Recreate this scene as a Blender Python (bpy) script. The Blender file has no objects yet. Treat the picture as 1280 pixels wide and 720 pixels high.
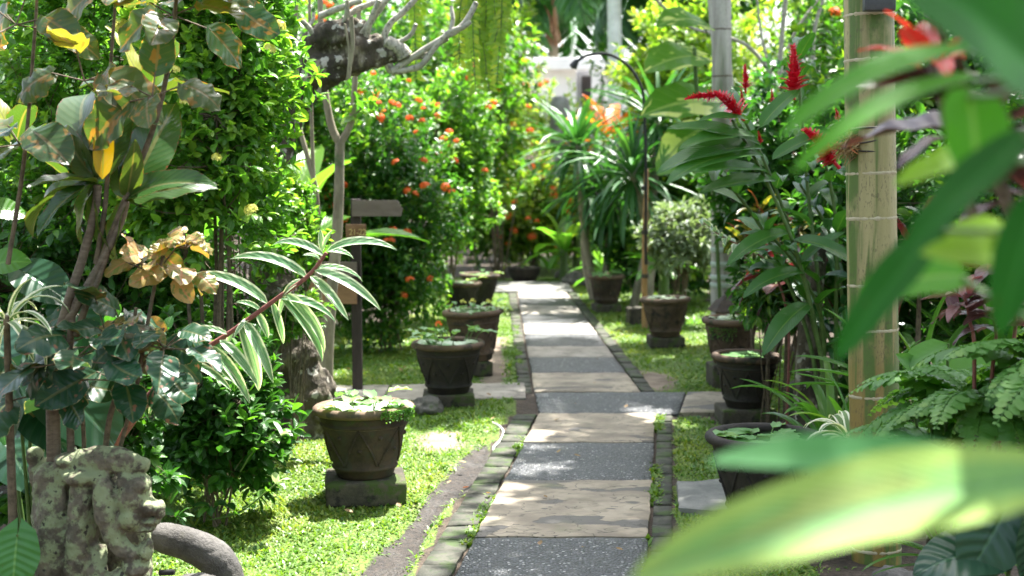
import bpy, math, random
import numpy as np
from mathutils import Vector, Matrix, noise as mnoise

rng = np.random.default_rng(11)
random.seed(5)
SC = bpy.context.scene
COL = SC.collection
R = math.radians

# ------------------------------------------------------------------ camera model (photo is 1280 x 720)
H, F = 1.75, 1777.8
PITCH = math.atan(160 / F)
FW = np.array([0, math.cos(PITCH), -math.sin(PITCH)])
UPV = np.array([0, math.sin(PITCH), math.cos(PITCH)])
def _dir(px, py): return FW + (px - 640) / F * np.array([1., 0, 0]) + (360 - py) / F * UPV
def P(px, py, Y):
    d = _dir(px, py); return np.array([0, 0, H]) + d * (Y / d[1])
def G(px, py, z=0.0):
    d = _dir(px, py); return np.array([0, 0, H]) + d * ((z - H) / d[2])

def vn(a):
    a = np.asarray(a, float)
    return a / np.maximum(np.linalg.norm(a, axis=-1, keepdims=True), 1e-9)

# ------------------------------------------------------------------ mesh builder
class MB:
    def __init__(s, org=(0, 0, 0)):
        s.v = []; s.a = []; s.q = []; s.t = []; s.n = 0; s.org = np.asarray(org, float)
    def add(s, v, f, a=None):
        v = np.asarray(v, float).reshape(-1, 3); f = np.asarray(f, np.int64)
        if len(v) == 0: return
        if a is None: a = np.full((len(v), 4), .5)
        a = np.asarray(a, float)
        if a.ndim == 1: a = np.tile(a, (len(v), 1))
        s.v.append(v); s.a.append(a)
        (s.q if f.shape[1] == 4 else s.t).append(f + s.n)
        s.n += len(v)
    def mesh(s, name, mat, smooth=True):
        me = bpy.data.meshes.new(name)
        v = np.concatenate(s.v) - s.org; a = np.concatenate(s.a)
        q = np.concatenate(s.q) if s.q else np.zeros((0, 4), np.int64)
        t = np.concatenate(s.t) if s.t else np.zeros((0, 3), np.int64)
        me.vertices.add(len(v)); me.vertices.foreach_set('co', v.astype(np.float32).ravel())
        nl = q.size + t.size
        me.loops.add(nl)
        me.loops.foreach_set('vertex_index', np.concatenate([q.ravel(), t.ravel()]).astype(np.int32))
        me.polygons.add(len(q) + len(t))
        st = np.concatenate([np.arange(len(q)) * 4, q.size + np.arange(len(t)) * 3]).astype(np.int32)
        me.polygons.foreach_set('loop_start', st)
        me.polygons.foreach_set('use_smooth', np.full(len(st), smooth))
        at = me.color_attributes.new('leaf', 'FLOAT_COLOR', 'POINT')
        at.data.foreach_set('color', a.astype(np.float32).ravel())
        me.update(calc_edges=True)
        if mat: me.materials.append(mat)
        return me
    def build(s, name, mat, parent=None, smooth=True, loc=None):
        o = bpy.data.objects.new(name, s.mesh(name, mat, smooth)); COL.objects.link(o)
        if parent: o.parent = parent
        elif loc is not None: o.location = loc
        else: o.location = s.org
        return o

def tag(o, label=None, cat=None, group=None, kind=None):
    if label: o['label'] = label
    if cat: o['category'] = cat
    if group: o['group'] = group
    if kind: o['kind'] = kind
    return o
def thing(name, label, cat, loc=(0, 0, 0), group=None, rz=0.0):
    o = bpy.data.objects.new(name, None); COL.objects.link(o)
    o.location = tuple(loc); o.rotation_euler = (0, 0, rz); o.empty_display_size = .1
    return tag(o, label, cat, group)
def dup(root, loc, rz=0.0, sc=1.0, label=None, group=None):
    kids = [(c, list(c.children)) for c in root.children]
    r = root.copy(); COL.objects.link(r)
    r.location = tuple(loc); r.rotation_euler = (0, 0, rz); r.scale = (sc, sc, sc) if not hasattr(sc, '__len__') else sc
    if label: r['label'] = label
    if group: r['group'] = group
    for c, gs in kids:
        d = c.copy(); COL.objects.link(d); d.parent = r
        for g in gs:
            e = g.copy(); COL.objects.link(e); e.parent = d
    return r

# ------------------------------------------------------------------ shapes
def curve(pts, n):
    pts = np.asarray(pts, float)
    if len(pts) == 2:
        t = np.linspace(0, 1, n)[:, None]; return pts[0] * (1 - t) + pts[1] * t
    p = np.vstack([2 * pts[0] - pts[1], pts, 2 * pts[-1] - pts[-2]])
    out = []
    m = len(pts) - 1
    for u in np.linspace(0, m - 1e-6, n):
        i = int(u); t = u - i
        a, b, c, d = p[i], p[i + 1], p[i + 2], p[i + 3]
        out.append(.5 * (2 * b + (c - a) * t + (2 * a - 5 * b + 4 * c - d) * t * t + (3 * b - a - 3 * c + d) * t ** 3))
    return np.array(out)

def tube(mb, pts, r, sides=7, rnd=.5, age=.5, wob=0.0):
    pts = np.asarray(pts, float); n = len(pts)
    r = np.broadcast_to(np.asarray(r, float), (n,)) if np.ndim(r) <= 1 and np.size(r) in (1, n) else np.interp(np.linspace(0, 1, n), np.linspace(0, 1, len(r)), r)
    T = vn(np.gradient(pts, axis=0))
    ref = np.array([0, 0, 1.]) if abs(T[0][2]) < .9 else np.array([1., 0, 0])
    U = np.zeros_like(pts); u = vn(np.cross(T[0], ref)); 
    for i in range(n):
        u = vn(u - T[i] * np.dot(u, T[i])); U[i] = u
    W = np.cross(T, U)
    an = np.linspace(0, 2 * np.pi, sides, endpoint=False)
    rr = r[:, None] * (1 + wob * rng.normal(size=(n, sides)))
    v = pts[:, None] + rr[..., None] * (np.cos(an)[None, :, None] * U[:, None] + np.sin(an)[None, :, None] * W[:, None])
    v = v.reshape(-1, 3)
    i = np.arange(n - 1)[:, None] * sides; j = np.arange(sides)[None]; k = (j + 1) % sides
    f = np.stack([i + j, i + k, i + sides + k, i + sides + j], -1).reshape(-1, 4)
    a = np.zeros((len(v), 4)); a[:, 0] = rnd; a[:, 1] = np.tile(np.arange(sides) / sides, n); a[:, 2] = np.repeat(np.linspace(0, 1, n), sides); a[:, 3] = age
    mb.add(v, f, a)
    for e, c in ((0, pts[0] - T[0] * r[0] * .4), (n - 1, pts[-1] + T[-1] * r[-1] * .4)):
        ring = v[e * sides:(e + 1) * sides]
        vv = np.vstack([ring, c]); idx = np.arange(sides)
        ff = np.stack([idx, (idx + 1) % sides, np.full(sides, sides)], -1)
        if e == 0: ff = ff[:, ::-1]
        mb.add(vv, ff, np.array([rnd, .5, e / max(n - 1, 1), age]))

def lathe(mb, prof, c=(0, 0, 0), sides=40, rnd=.5, jit=0.0):
    prof = np.asarray(prof, float); n = len(prof)
    an = np.linspace(0, 2 * np.pi, sides, endpoint=False)
    rr = prof[:, 0][:, None] * (1 + jit * np.sin(an * 2 + 1)[None])
    v = np.stack([rr * np.cos(an), rr * np.sin(an), np.broadcast_to(prof[:, 1][:, None], rr.shape)], -1).reshape(-1, 3) + np.asarray(c)
    i = np.arange(n - 1)[:, None] * sides; j = np.arange(sides)[None]; k = (j + 1) % sides
    f = np.stack([i + j, i + k, i + sides + k, i + sides + j], -1).reshape(-1, 4)
    mb.add(v, f, np.array([rnd, .5, .5, .5]))

def box(mb, c, size, rz=0.0, bev=.008, rough=0.0, seg=5, rnd=.5, taper=1.0):
    """rounded box as a subdivided superquadric-like shell, a little uneven when rough > 0"""
    hx, hy, hz = [s / 2 for s in size]
    g = np.linspace(-1, 1, seg + 1)
    # pull the outermost-but-one ring close to the edge for a bevel
    V = []; Fq = []
    def axis(hh):
        a = g * hh; b = min(bev, hh * .5)
        return np.concatenate([[-hh, -hh + b], a[1:-1][np.abs(a[1:-1]) < hh - b * 1.5], [hh - b, hh]])
    ax = [axis(hx), axis(hy), axis(hz)]
    for d in range(3):
        u, w = [(1, 2), (2, 0), (0, 1)][d]
        A, B = np.meshgrid(ax[u], ax[w], indexing='ij')
        for s in (-1, 1):
            p = np.zeros(A.shape + (3,)); p[..., d] = s * [hx, hy, hz][d]; p[..., u] = A; p[..., w] = B
            nu, nw = A.shape
            base = sum(len(x) for x in V)
            V.append(p.reshape(-1, 3))
            i, j = np.meshgrid(np.arange(nu - 1), np.arange(nw - 1), indexing='ij')
            q = np.stack([i * nw + j, (i + 1) * nw + j, (i + 1) * nw + j + 1, i * nw + j + 1], -1).reshape(-1, 4)
            if s < 0: q = q[:, ::-1]
            Fq.append(q + base)
    v = np.concatenate(V); f = np.concatenate(Fq)
    h = np.array([hx, hy, hz]); inner = np.maximum(h - bev, 0)
    core = np.clip(v, -inner, inner); d = v - core
    L = np.linalg.norm(d, axis=1, keepdims=True)
    v = np.where(L > 1e-9, core + d / np.maximum(L, 1e-9) * np.minimum(bev, L), v)
    # weld
    key = np.round(v, 5); uq, inv = np.unique(key, axis=0, return_inverse=True); inv = inv.ravel()
    v = uq; f = inv[f]
    ok = np.array([len(set(q)) == 4 for q in f.tolist()]); tri = [list(dict.fromkeys(q)) for q in f[~ok].tolist()]; f = f[ok]
    if taper != 1.0: v[:, :2] *= (1 + (taper - 1) * ((v[:, 2:3] + hz) / (2 * hz)))
    if rough:
        o = rng.uniform(0, 50, 3)
        for k in range(len(v)):
            q = v[k] * 6 + o
            v[k] += np.array(mnoise.noise_vector(Vector(q))) * rough + np.array(mnoise.noise_vector(Vector(q * 3.1))) * rough * .4
    cz, sz = math.cos(rz), math.sin(rz)
    v = v @ np.array([[cz, sz, 0], [-sz, cz, 0], [0, 0, 1]]) + np.asarray(c)
    n0 = mb.n
    mb.add(v, f, np.array([rnd, .5, .5, .5]))
    tri = [t for t in tri if len(t) == 3]
    if tri: mb.t.append(np.array(tri) + n0)

def blob(mb, c, rad, rz=0.0, amp=.12, fr=2.2, sub=24, rnd=.5, flat=None):
    """a lumpy stone-like ellipsoid"""
    m = sub; th = np.linspace(.001, np.pi - .001, m); ph = np.linspace(0, 2 * np.pi, 2 * m, endpoint=False)
    T_, Ph = np.meshgrid(th, ph, indexing='ij')
    v = np.stack([np.sin(T_) * np.cos(Ph), np.sin(T_) * np.sin(Ph), np.cos(T_)], -1).reshape(-1, 3)
    o = rng.uniform(0, 90, 3)
    d = np.array([mnoise.noise(Vector(p * fr + o)) + .45 * mnoise.noise(Vector(p * fr * 2.7 + o)) for p in v])
    v = v * (1 + amp * d)[:, None] * np.asarray(rad)
    cz, sz = math.cos(rz), math.sin(rz)
    v = v @ np.array([[cz, sz, 0], [-sz, cz, 0], [0, 0, 1]]) + np.asarray(c)
    s = 2 * m; i = np.arange(m - 1)[:, None] * s; j = np.arange(s)[None]; k = (j + 1) % s
    f = np.stack([i + j, i + s + j, i + s + k, i + k], -1).reshape(-1, 4)
    mb.add(v, f, np.array([rnd, .5, .5, .5]))

# ------------------------------------------------------------------ leaves
def proto(nl=4, nw=1, a=.6, b=.9, hw=.25, fold=.3, droop=.4, wave=0.0, wf=3.0, twist=0.0, cup=0.0, notch=0.0):
    t = np.linspace(0, 1, nl + 1)
    w = np.maximum(t, 1e-4) ** a * np.maximum(1 - t, 1e-4) ** b
    tp = a / (a + b); w = w / (tp ** a * (1 - tp) ** b); w = np.maximum(w, .03) * hw
    x = np.linspace(-1, 1, 2 * nw + 1)
    th = -droop * t ** 1.2
    dy = np.cos(th); dz = np.sin(th)
    yy = np.concatenate([[0], np.cumsum((dy[1:] + dy[:-1]) / 2)]) / nl
    zz = np.concatenate([[0], np.cumsum((dz[1:] + dz[:-1]) / 2)]) / nl
    X = x[None] * w[:, None]
    up = fold * np.abs(X) - cup * X ** 2 / max(hw, 1e-6) + wave * hw * np.abs(x)[None] ** 1.5 * np.sin(wf * 2 * np.pi * t[:, None] + 1.3 * np.sign(x)[None])
    tw = twist * t
    Xr = X * np.cos(tw)[:, None] - up * np.sin(tw)[:, None]; Ur = X * np.sin(tw)[:, None] + up * np.cos(tw)[:, None]
    nrm_y = -np.sin(th); nrm_z = np.cos(th)
    back = -notch * np.abs(x)[None] ** 1.3 * np.exp(-t[:, None] * 7) 
    v = np.stack([Xr, yy[:, None] + Ur * nrm_y[:, None] + back, zz[:, None] + Ur * nrm_z[:, None]], -1).reshape(-1, 3)
    m = len(x)
    i, j = np.meshgrid(np.arange(nl), np.arange(m - 1), indexing='ij')
    f = np.stack([i * m + j, i * m + j + 1, (i + 1) * m + j + 1, (i + 1) * m + j], -1).reshape(-1, 4)
    ac = np.tile((x + 1) / 2, nl + 1); al = np.repeat(t, m)
    return v, f, ac, al

def leaves(mb, protos, pos, dr, up, sc, age=None):
    pos = np.atleast_2d(pos); n = len(pos)
    if n == 0: return
    dr = vn(np.broadcast_to(dr, (n, 3))); up = np.broadcast_to(up, (n, 3)); sc = np.broadcast_to(sc, (n,)).astype(float)
    X = vn(np.cross(dr, up + 1e-4)); Z = np.cross(X, dr)
    if age is None: age = rng.random(n)
    age = np.broadcast_to(age, (n,))
    pick = rng.integers(len(protos), size=n)
    for pi, (v, f, ac, al) in enumerate(protos):
        ix = np.where(pick == pi)[0]
        if len(ix) == 0: continue
        s = sc[ix][:, None, None]
        w = pos[ix][:, None] + s * (v[None, :, 0:1] * X[ix][:, None] + v[None, :, 1:2] * dr[ix][:, None] + v[None, :, 2:3] * Z[ix][:, None])
        k = len(v)
        ff = (f[None] + (np.arange(len(ix)) * k)[:, None, None]).reshape(-1, 4)
        a = np.zeros((len(ix), k, 4)); a[..., 0] = rng.random(len(ix))[:, None]; a[..., 1] = ac; a[..., 2] = al; a[..., 3] = age[ix][:, None]
        mb.add(w.reshape(-1, 3), ff, a.reshape(-1, 4))

def rdir(n, zmin=-1.0):
    d = vn(rng.normal(size=(n * 4 + 8, 3))); d = d[d[:, 2] >= zmin]
    return d[:n] if len(d) >= n else np.vstack([d, d])[:n]

def lump(d, seed, amp=.25):
    s = seed * 1.7
    return 1 + amp * (np.sin(d[:, 0] * 4.1 + s) * np.cos(d[:, 1] * 3.7 + 2 * s) + .7 * np.sin(d[:, 2] * 6.3 + 3 * s + d[:, 0] * 5))

def crown(mbl, protos, c, rad, ntw, leaf, pairs=3, tw=.28, inner=.35, seed=1, upb=.35, term=3, mbs=None, root=None, nst=7, sr=.012, zmin=-.75, droopd=0.0, lumpa=.25):
    """twigs with leaves through an uneven crown; stems (optional) join the twigs to the root"""
    c = np.asarray(c, float); rad = np.asarray(rad, float)
    d = rdir(ntw, zmin)
    q = rng.random(ntw) ** .45; q = inner + (1 - inner) * q
    lp = lump(d, seed, lumpa)
    tip = c + d * rad * (q * lp)[:, None]
    D = vn(d * [1, 1, .7] + np.array([0, 0, upb]) + rng.normal(size=(ntw, 3)) * .45)
    L = tw * rng.uniform(.6, 1.3, ntw)
    side0 = vn(np.cross(D, rng.normal(size=(ntw, 3)))); side1 = np.cross(D, side0)
    age_t = np.clip(q * .6 + rng.normal(size=ntw) * .2, 0, 1)
    for k in range(pairs):
        p = tip - D * (L * (k + .15) / pairs)[:, None]
        S = side0 if k % 2 == 0 else side1
        for s in (1, -1):
            dd = vn(D * .55 + S * s * .9 + rng.normal(size=(ntw, 3)) * .25 - np.array([0, 0, droopd]))
            uu = vn(np.array([0, 0, 1.]) + D * .3 + rng.normal(size=(ntw, 3)) * .4)
            leaves(mbl, protos, p, dd, uu, leaf * rng.uniform(.65, 1.15, ntw) * (1 - .1 * (k == 0)), np.clip(age_t - .12 * k, 0, 1))
    for k in range(term):
        a = k * 2.1 + 1
        dd = vn(D * .9 + (math.cos(a) * side0 + math.sin(a) * side1) * .55 + rng.normal(size=(ntw, 3)) * .2 - np.array([0, 0, droopd]))
        uu = vn(np.array([0, 0, 1.]) + rng.normal(size=(ntw, 3)) * .45)
        leaves(mbl, protos, tip, dd, uu, leaf * rng.uniform(.55, 1.0, ntw), np.clip(age_t + .25, 0, 1))
    if mbs is not None:
        root = c - [0, 0, rad[2]] if root is None else np.asarray(root, float)
        hubs = []
        for i in range(nst):
            e = c + rdir(1, -.3)[0] * rad * rng.uniform(.35, .7)
            r0 = root + np.array([rng.normal() * .05, rng.normal() * .05, 0])
            mid = (r0 + e) / 2 + rng.normal(size=3) * .07 * rad.mean() + np.array([0, 0, .1 * rad[2]])
            cv = curve([r0, mid, e], 8); tube(mbs, cv, np.linspace(sr, sr * .4, 8), 5)
            hubs += list(cv[3:])
        hubs = np.array(hubs)
        for i in range(min(ntw, 260)):
            h = hubs[np.argmin(np.linalg.norm(hubs - tip[i] + rng.normal(size=3) * .1, axis=1))]
            e = tip[i]
            tube(mbs, curve([h, (h + e) / 2 + rng.normal(size=3) * .03, e], 4), np.linspace(sr * .35, sr * .14, 4), 3)
    return tip, D

# ------------------------------------------------------------------ node helpers
def newmat(name):
    m = bpy.data.materials.new(name); m.use_nodes = True; nt = m.node_tree; nt.nodes.clear(); return m, nt
def nd(nt, typ, ins=None, **attrs):
    n = nt.nodes.new('ShaderNode' + typ)
    for k, v in attrs.items(): setattr(n, k, v)
    for k, v in (ins or {}).items():
        s = n.inputs[k]
        if isinstance(v, bpy.types.NodeSocket): nt.links.new(v, s)
        else:
            if s.type == 'RGBA' and len(v) == 3: v = (*v, 1)
            s.default_value = v
    return n
def mixc(nt, fac, a, b, bt='MIX'):
    n = nd(nt, 'Mix', {0: fac, 6: a, 7: b}, data_type='RGBA', blend_type=bt); return n.outputs[2]
def mth(nt, op, a, b=0.0, clamp=False):
    n = nd(nt, 'Math', {0: a, 1: b}, operation=op); n.use_clamp = clamp; return n.outputs[0]
def mapr(nt, v, a, b, c=0.0, d=1.0, smooth=True):
    n = nd(nt, 'MapRange', {0: v, 1: a, 2: b, 3: c, 4: d}); n.interpolation_type = 'SMOOTHSTEP' if smooth else 'LINEAR'; return n.outputs[0]
def noise(nt, vec, scale, detail=4.0, rough=.55, out=0):
    n = nd(nt, 'TexNoise', {'Scale': scale, 'Detail': detail, 'Roughness': rough})
    if vec is not None: nt.links.new(vec, n.inputs['Vector'])
    return n.outputs[out]
def objco(nt): return nd(nt, 'TexCoord').outputs['Object']
def out(nt, sh, disp=None):
    o = nt.nodes.new('ShaderNodeOutputMaterial'); nt.links.new(sh, o.inputs[0])
def bump(nt, h, st=.4, dist=.01):
    return nd(nt, 'Bump', {'Strength': st, 'Distance': dist, 'Height': h}).outputs[0]
def scalevec(nt, vec, s):
    return nd(nt, 'Mapping', {'Vector': vec, 'Scale': s}).outputs[0]

def leaf_mat(name, c1, c2, young=None, youngt=.75, edge=None, edge_at=.8, rib=None, ribw=.05, under=None, stripe=None, blotch=None,
             trans=.38, tmul=(1.75, 2.0, .8), rough=.36, spec=.5, veins=7.0, vst=.25, blot_at=.55, blot_sc=14.0):
    m, nt = newmat(name)
    at = nd(nt, 'Attribute', attribute_name='leaf')
    sp = nd(nt, 'SeparateColor', {0: at.outputs['Color']})
    rnd, ac, al = sp.outputs; age = at.outputs['Alpha']
    oc = objco(nt)
    n1 = noise(nt, oc, 9.0, 2.0)
    f = mth(nt, 'ADD', mth(nt, 'MULTIPLY', rnd, .75), mth(nt, 'MULTIPLY', n1, .35), True)
    col = mixc(nt, f, c1, c2)
    if young is not None: col = mixc(nt, mapr(nt, mth(nt, 'ADD', age, mth(nt, 'MULTIPLY', mth(nt, 'SUBTRACT', rnd, .5), .35)), youngt, youngt + .3), col, young)
    off = mth(nt, 'MULTIPLY', mth(nt, 'ABSOLUTE', mth(nt, 'SUBTRACT', ac, .5)), 2.0)   # 0 midrib .. 1 edge
    if stripe is not None:   # pale streaks running along the blade
        s = noise(nt, nd(nt, 'CombineXYZ', {0: mth(nt, 'MULTIPLY', ac, 16.0), 1: mth(nt, 'MULTIPLY', al, 1.4), 2: mth(nt, 'MULTIPLY', rnd, 40.0)}).outputs[0], 1.0, 1.0)
        col = mixc(nt, mapr(nt, s, .52, .6), col, stripe)
    if blotch is not None:
        s = noise(nt, nd(nt, 'CombineXYZ', {0: mth(nt, 'MULTIPLY', ac, 1.0), 1: mth(nt, 'MULTIPLY', al, 1.0), 2: mth(nt, 'MULTIPLY', rnd, 30.0)}).outputs[0], blot_sc / 4, 2.0)
        col = mixc(nt, mapr(nt, s, blot_at, blot_at + .06), col, blotch)
    vp = mth(nt, 'SINE', mth(nt, 'MULTIPLY', mth(nt, 'SUBTRACT', al, mth(nt, 'MULTIPLY', off, .22)), veins * 6.283))
    if rib is not None:
        col = mixc(nt, mth(nt, 'MULTIPLY', mapr(nt, off, ribw, ribw * 2.2, 1.0, 0.0), .8), col, rib)
        col = mixc(nt, mth(nt, 'MULTIPLY', mapr(nt, vp, .75, 1.0), .14), col, rib)
    if edge is not None:
        en = mth(nt, 'ADD', off, mth(nt, 'MULTIPLY', mth(nt, 'SUBTRACT', noise(nt, oc, 60.0, 2.0), .5), .3))
        col = mixc(nt, mapr(nt, en, edge_at, edge_at + .09), col, edge)
    tcol = mixc(nt, 1.0, col, tmul, 'MULTIPLY')
    if under is not None:
        col = mixc(nt, nd(nt, 'NewGeometry').outputs['Backfacing'], col, under)
    # small brown spots and dust
    sp2 = mapr(nt, noise(nt, oc, 55.0, 2.0), .7, .76)
    col = mixc(nt, mth(nt, 'MULTIPLY', sp2, .5), col, (.09, .06, .025))
    b = bump(nt, mth(nt, 'ADD', mth(nt, 'MULTIPLY', vp, .5), mapr(nt, off, 0.0, .12)), vst, .004)
    pr = nd(nt, 'BsdfPrincipled', {'Base Color': col, 'Roughness': mth(nt, 'ADD', mth(nt, 'MULTIPLY', rnd, .14), rough - .05), 'Specular IOR Level': spec, 'Normal': b})
    tr = nd(nt, 'BsdfTranslucent', {'Color': tcol})
    mx = nd(nt, 'MixShader', {0: trans, 1: pr.outputs[0], 2: tr.outputs[0]})
    out(nt, mx.outputs[0]); return m

def solid_mat(name, cols, sc=8.0, rough=.8, bst=.5, bdist=.01, moss=None, moss_at=.55, moss_sc=5.0, spots=None, spot_at=.68, spot_sc=30.0, stretch=(1, 1, 1), spec=.3, fine=60.0, moss_up=0.0):
    m, nt = newmat(name)
    oc = scalevec(nt, objco(nt), stretch)
    n1 = noise(nt, oc, sc, 6.0, .6); n2 = noise(nt, oc, fine, 4.0, .65)
    f = mapr(nt, mth(nt, 'ADD', mth(nt, 'MULTIPLY', n1, .75), mth(nt, 'MULTIPLY', n2, .25)), .33, .67)
    col = mixc(nt, f, cols[0], cols[1])
    if len(cols) > 2: col = mixc(nt, mapr(nt, noise(nt, oc, sc * 2.3, 5.0), .52, .66), col, cols[2])
    if moss is not None:
        mm = noise(nt, objco(nt), moss_sc, 7.0, .65)
        if moss_up:
            nz = nd(nt, 'SeparateXYZ', {0: nd(nt, 'NewGeometry').outputs['Normal']}).outputs[2]
            mm = mth(nt, 'ADD', mm, mth(nt, 'MULTIPLY', nz, moss_up))
        col = mixc(nt, mapr(nt, mm, moss_at, moss_at + .1), col, moss)
    if spots is not None:
        col = mixc(nt, mapr(nt, noise(nt, objco(nt), spot_sc, 3.0), spot_at, spot_at + .05), col, spots)
    h = mth(nt, 'ADD', mth(nt, 'MULTIPLY', n1, .6), mth(nt, 'MULTIPLY', n2, .4))
    pr = nd(nt, 'BsdfPrincipled', {'Base Color': col, 'Roughness': rough, 'Specular IOR Level': spec, 'Normal': bump(nt, h, bst, bdist)})
    out(nt, pr.outputs[0]); return m
# ------------------------------------------------------------------ materials
M = {}
M['ixora']   = leaf_mat('ixora leaf', (.022, .085, .014), (.05, .15, .02), young=(.15, .26, .02), youngt=.72, rib=(.1, .2, .05), trans=.4, rough=.3)
M['ixora_y'] = leaf_mat('bright shrub leaf', (.045, .14, .016), (.1, .23, .025), young=(.2, .33, .04), youngt=.6, rib=(.14, .27, .07), trans=.45, rough=.3)
M['dark']    = leaf_mat('dark shrub leaf', (.02, .08, .012), (.04, .12, .018), young=(.09, .22, .02), youngt=.8, rib=(.06, .14, .04), trans=.36, rough=.4, spec=.35)
M['lime']    = leaf_mat('lime leaf', (.1, .2, .02), (.18, .28, .03), young=(.3, .34, .05), youngt=.6, rib=(.3, .36, .08), trans=.5, rough=.4)
M['back']    = leaf_mat('distant leaf', (.035, .11, .015), (.08, .19, .02), young=(.2, .3, .03), youngt=.7, trans=.45, rough=.38, vst=0.1)
M['backblue']= leaf_mat('bluish leaf', (.02, .085, .03), (.045, .14, .04), young=(.08, .2, .05), youngt=.8, trans=.35, rough=.3, vst=.1)
M['silver']  = leaf_mat('silver leaf', (.09, .14, .07), (.22, .27, .17), trans=.3, rough=.45, rib=(.1, .15, .08))
M['cordy']   = leaf_mat('cordyline leaf', (.014, .07, .016), (.045, .08, .018), young=(.22, .24, .03), youngt=.82, edge=(.14, .05, .025), edge_at=.95, rib=(.12, .13, .05), trans=.35, rough=.27, under=(.08, .05, .015), veins=14, vst=.1, spec=.5, tmul=(2.8, 2.2, .7))
M['copper']  = leaf_mat('copper leaf dark', (.01, .05, .026), (.025, .07, .028), young=(.14, .07, .03), youngt=.8, edge=(.36, .3, .16), edge_at=.95, rib=(.1, .11, .045), under=(.12, .06, .025), trans=.25, rough=.34, spec=.35, blotch=(.2, .09, .06), blot_at=.62)
M['copper_y']= leaf_mat('copper leaf tan', (.13, .14, .03), (.36, .22, .07), young=(.46, .22, .12), youngt=.8, edge=(.5, .34, .15), edge_at=.95, rib=(.4, .17, .08), under=(.34, .2, .05), trans=.3, tmul=(1.5, 1.3, .6), rough=.42, blotch=(.13, .17, .035), blot_at=.53)
M['copper_b']= leaf_mat('copper leaf bronze', (.012, .06, .028), (.05, .075, .018), young=(.2, .22, .03), youngt=.72, edge=(.25, .16, .06), edge_at=.95, rib=(.12, .1, .05), under=(.15, .065, .015), trans=.45, tmul=(2.8, 2.2, .7), rough=.3, spec=.4, blotch=(.14, .09, .025), blot_at=.58)
M['striped'] = leaf_mat('striped leaf', (.05, .16, .06), (.09, .21, .09), edge=(.62, .66, .5), edge_at=.68, rib=(.3, .4, .26), ribw=.03, under=(.22, .32, .18), trans=.35, tmul=(1.6, 1.6, .9), rough=.33, stripe=(.24, .36, .2))
M['varieg']  = leaf_mat('variegated strap', (.1, .2, .06), (.16, .26, .08), edge=(.75, .75, .58), edge_at=.45, trans=.3, tmul=(1.5, 1.5, .9), rough=.35)
M['strap']   = leaf_mat('strap leaf', (.05, .15, .02), (.09, .22, .03), young=(.2, .3, .04), rib=(.12, .26, .05), trans=.4, rough=.33)
M['spike']   = leaf_mat('spike leaf', (.015, .075, .018), (.045, .14, .03), young=(.1, .2, .04), youngt=.85, rib=(.08, .18, .06), trans=.28, rough=.38)
M['palm']    = leaf_mat('palm leaflet', (.02, .09, .02), (.05, .15, .03), young=(.2, .27, .04), youngt=.85, trans=.4, rough=.3)
M['banana']  = leaf_mat('broad blade', (.06, .17, .02), (.1, .24, .03), young=(.2, .32, .04), rib=(.2, .32, .08), trans=.5, rough=.32, veins=22, vst=.4)
M['pothos']  = leaf_mat('vine leaf', (.06, .17, .02), (.1, .22, .025), rib=(.25, .34, .1), trans=.45, rough=.3, blotch=(.55, .58, .2), blot_at=.52, blot_sc=9)
M['ginger']  = leaf_mat('ginger leaf', (.03, .12, .02), (.06, .17, .025), young=(.12, .24, .03), youngt=.8, rib=(.16, .26, .06), ribw=.03, trans=.38, rough=.3, veins=24, vst=.35)
M['gdark']   = leaf_mat('dark ginger leaf', (.018, .075, .035), (.035, .11, .045), rib=(.1, .2, .09), ribw=.03, trans=.3, rough=.28, veins=20, vst=.35)
M['fore_y']  = leaf_mat('near leaf yellow green', (.1, .23, .055), (.13, .27, .065), edge=(.2, .31, .06), edge_at=.5, rib=(.05, .16, .05), ribw=.05, blotch=(.17, .24, .05), blot_at=.56, blot_sc=10, trans=.3, tmul=(1.7, 1.7, .8), rough=.5, spec=.2, veins=26)
M['fore_g']  = leaf_mat('near leaf green', (.045, .19, .012), (.06, .22, .016), rib=(.15, .3, .08), trans=.5, tmul=(2.0, 2.1, .6), rough=.5, spec=.2, veins=26)
M['fore_d']  = leaf_mat('near leaf deep green', (.012, .085, .008), (.018, .105, .012), rib=(.03, .14, .025), trans=.32, rough=.55, spec=.12, veins=26)
M['fore_m']  = leaf_mat('near leaf mid green', (.05, .2, .06), (.07, .23, .075), rib=(.1, .26, .1), trans=.4, rough=.5, spec=.2, veins=26)
M['fore_l']  = leaf_mat('near leaf lime', (.18, .34, .03), (.22, .36, .04), rib=(.2, .34, .08), trans=.5, tmul=(1.7, 1.8, .6), rough=.5, spec=.2, veins=26)
M['redleaf'] = leaf_mat('red cordyline leaf', (.045, .012, .015), (.09, .018, .02), young=(.4, .03, .02), youngt=.95, edge=(.12, .02, .02), rib=(.14, .05, .04), trans=.3, tmul=(2.2, 1.2, 1.0), rough=.3)
M['darkred'] = leaf_mat('dark red cordyline leaf', (.018, .012, .01), (.045, .014, .014), rib=(.08, .03, .025), trans=.2, tmul=(2.0, 1.3, 1.0), rough=.32)
M['redyoung'] = leaf_mat('red young leaf', (.35, .02, .015), (.45, .035, .02), rib=(.3, .1, .05), trans=.3, tmul=(1.6, 1.2, 1.0), rough=.35)
M['purple']  = leaf_mat('purple leaf', (.085, .045, .045), (.14, .075, .065), young=(.4, .16, .14), youngt=.85, rib=(.2, .09, .08), under=(.12, .04, .05), trans=.25, tmul=(1.8, 1.2, 1.2), rough=.35)
M['redcro']  = leaf_mat('croton red yellow leaf', (.12, .1, .02), (.05, .08, .02), young=(.25, .03, .02), youngt=.7, rib=(.4, .26, .03), trans=.3, rough=.3, blotch=(.34, .26, .03), blot_at=.58)
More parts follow.
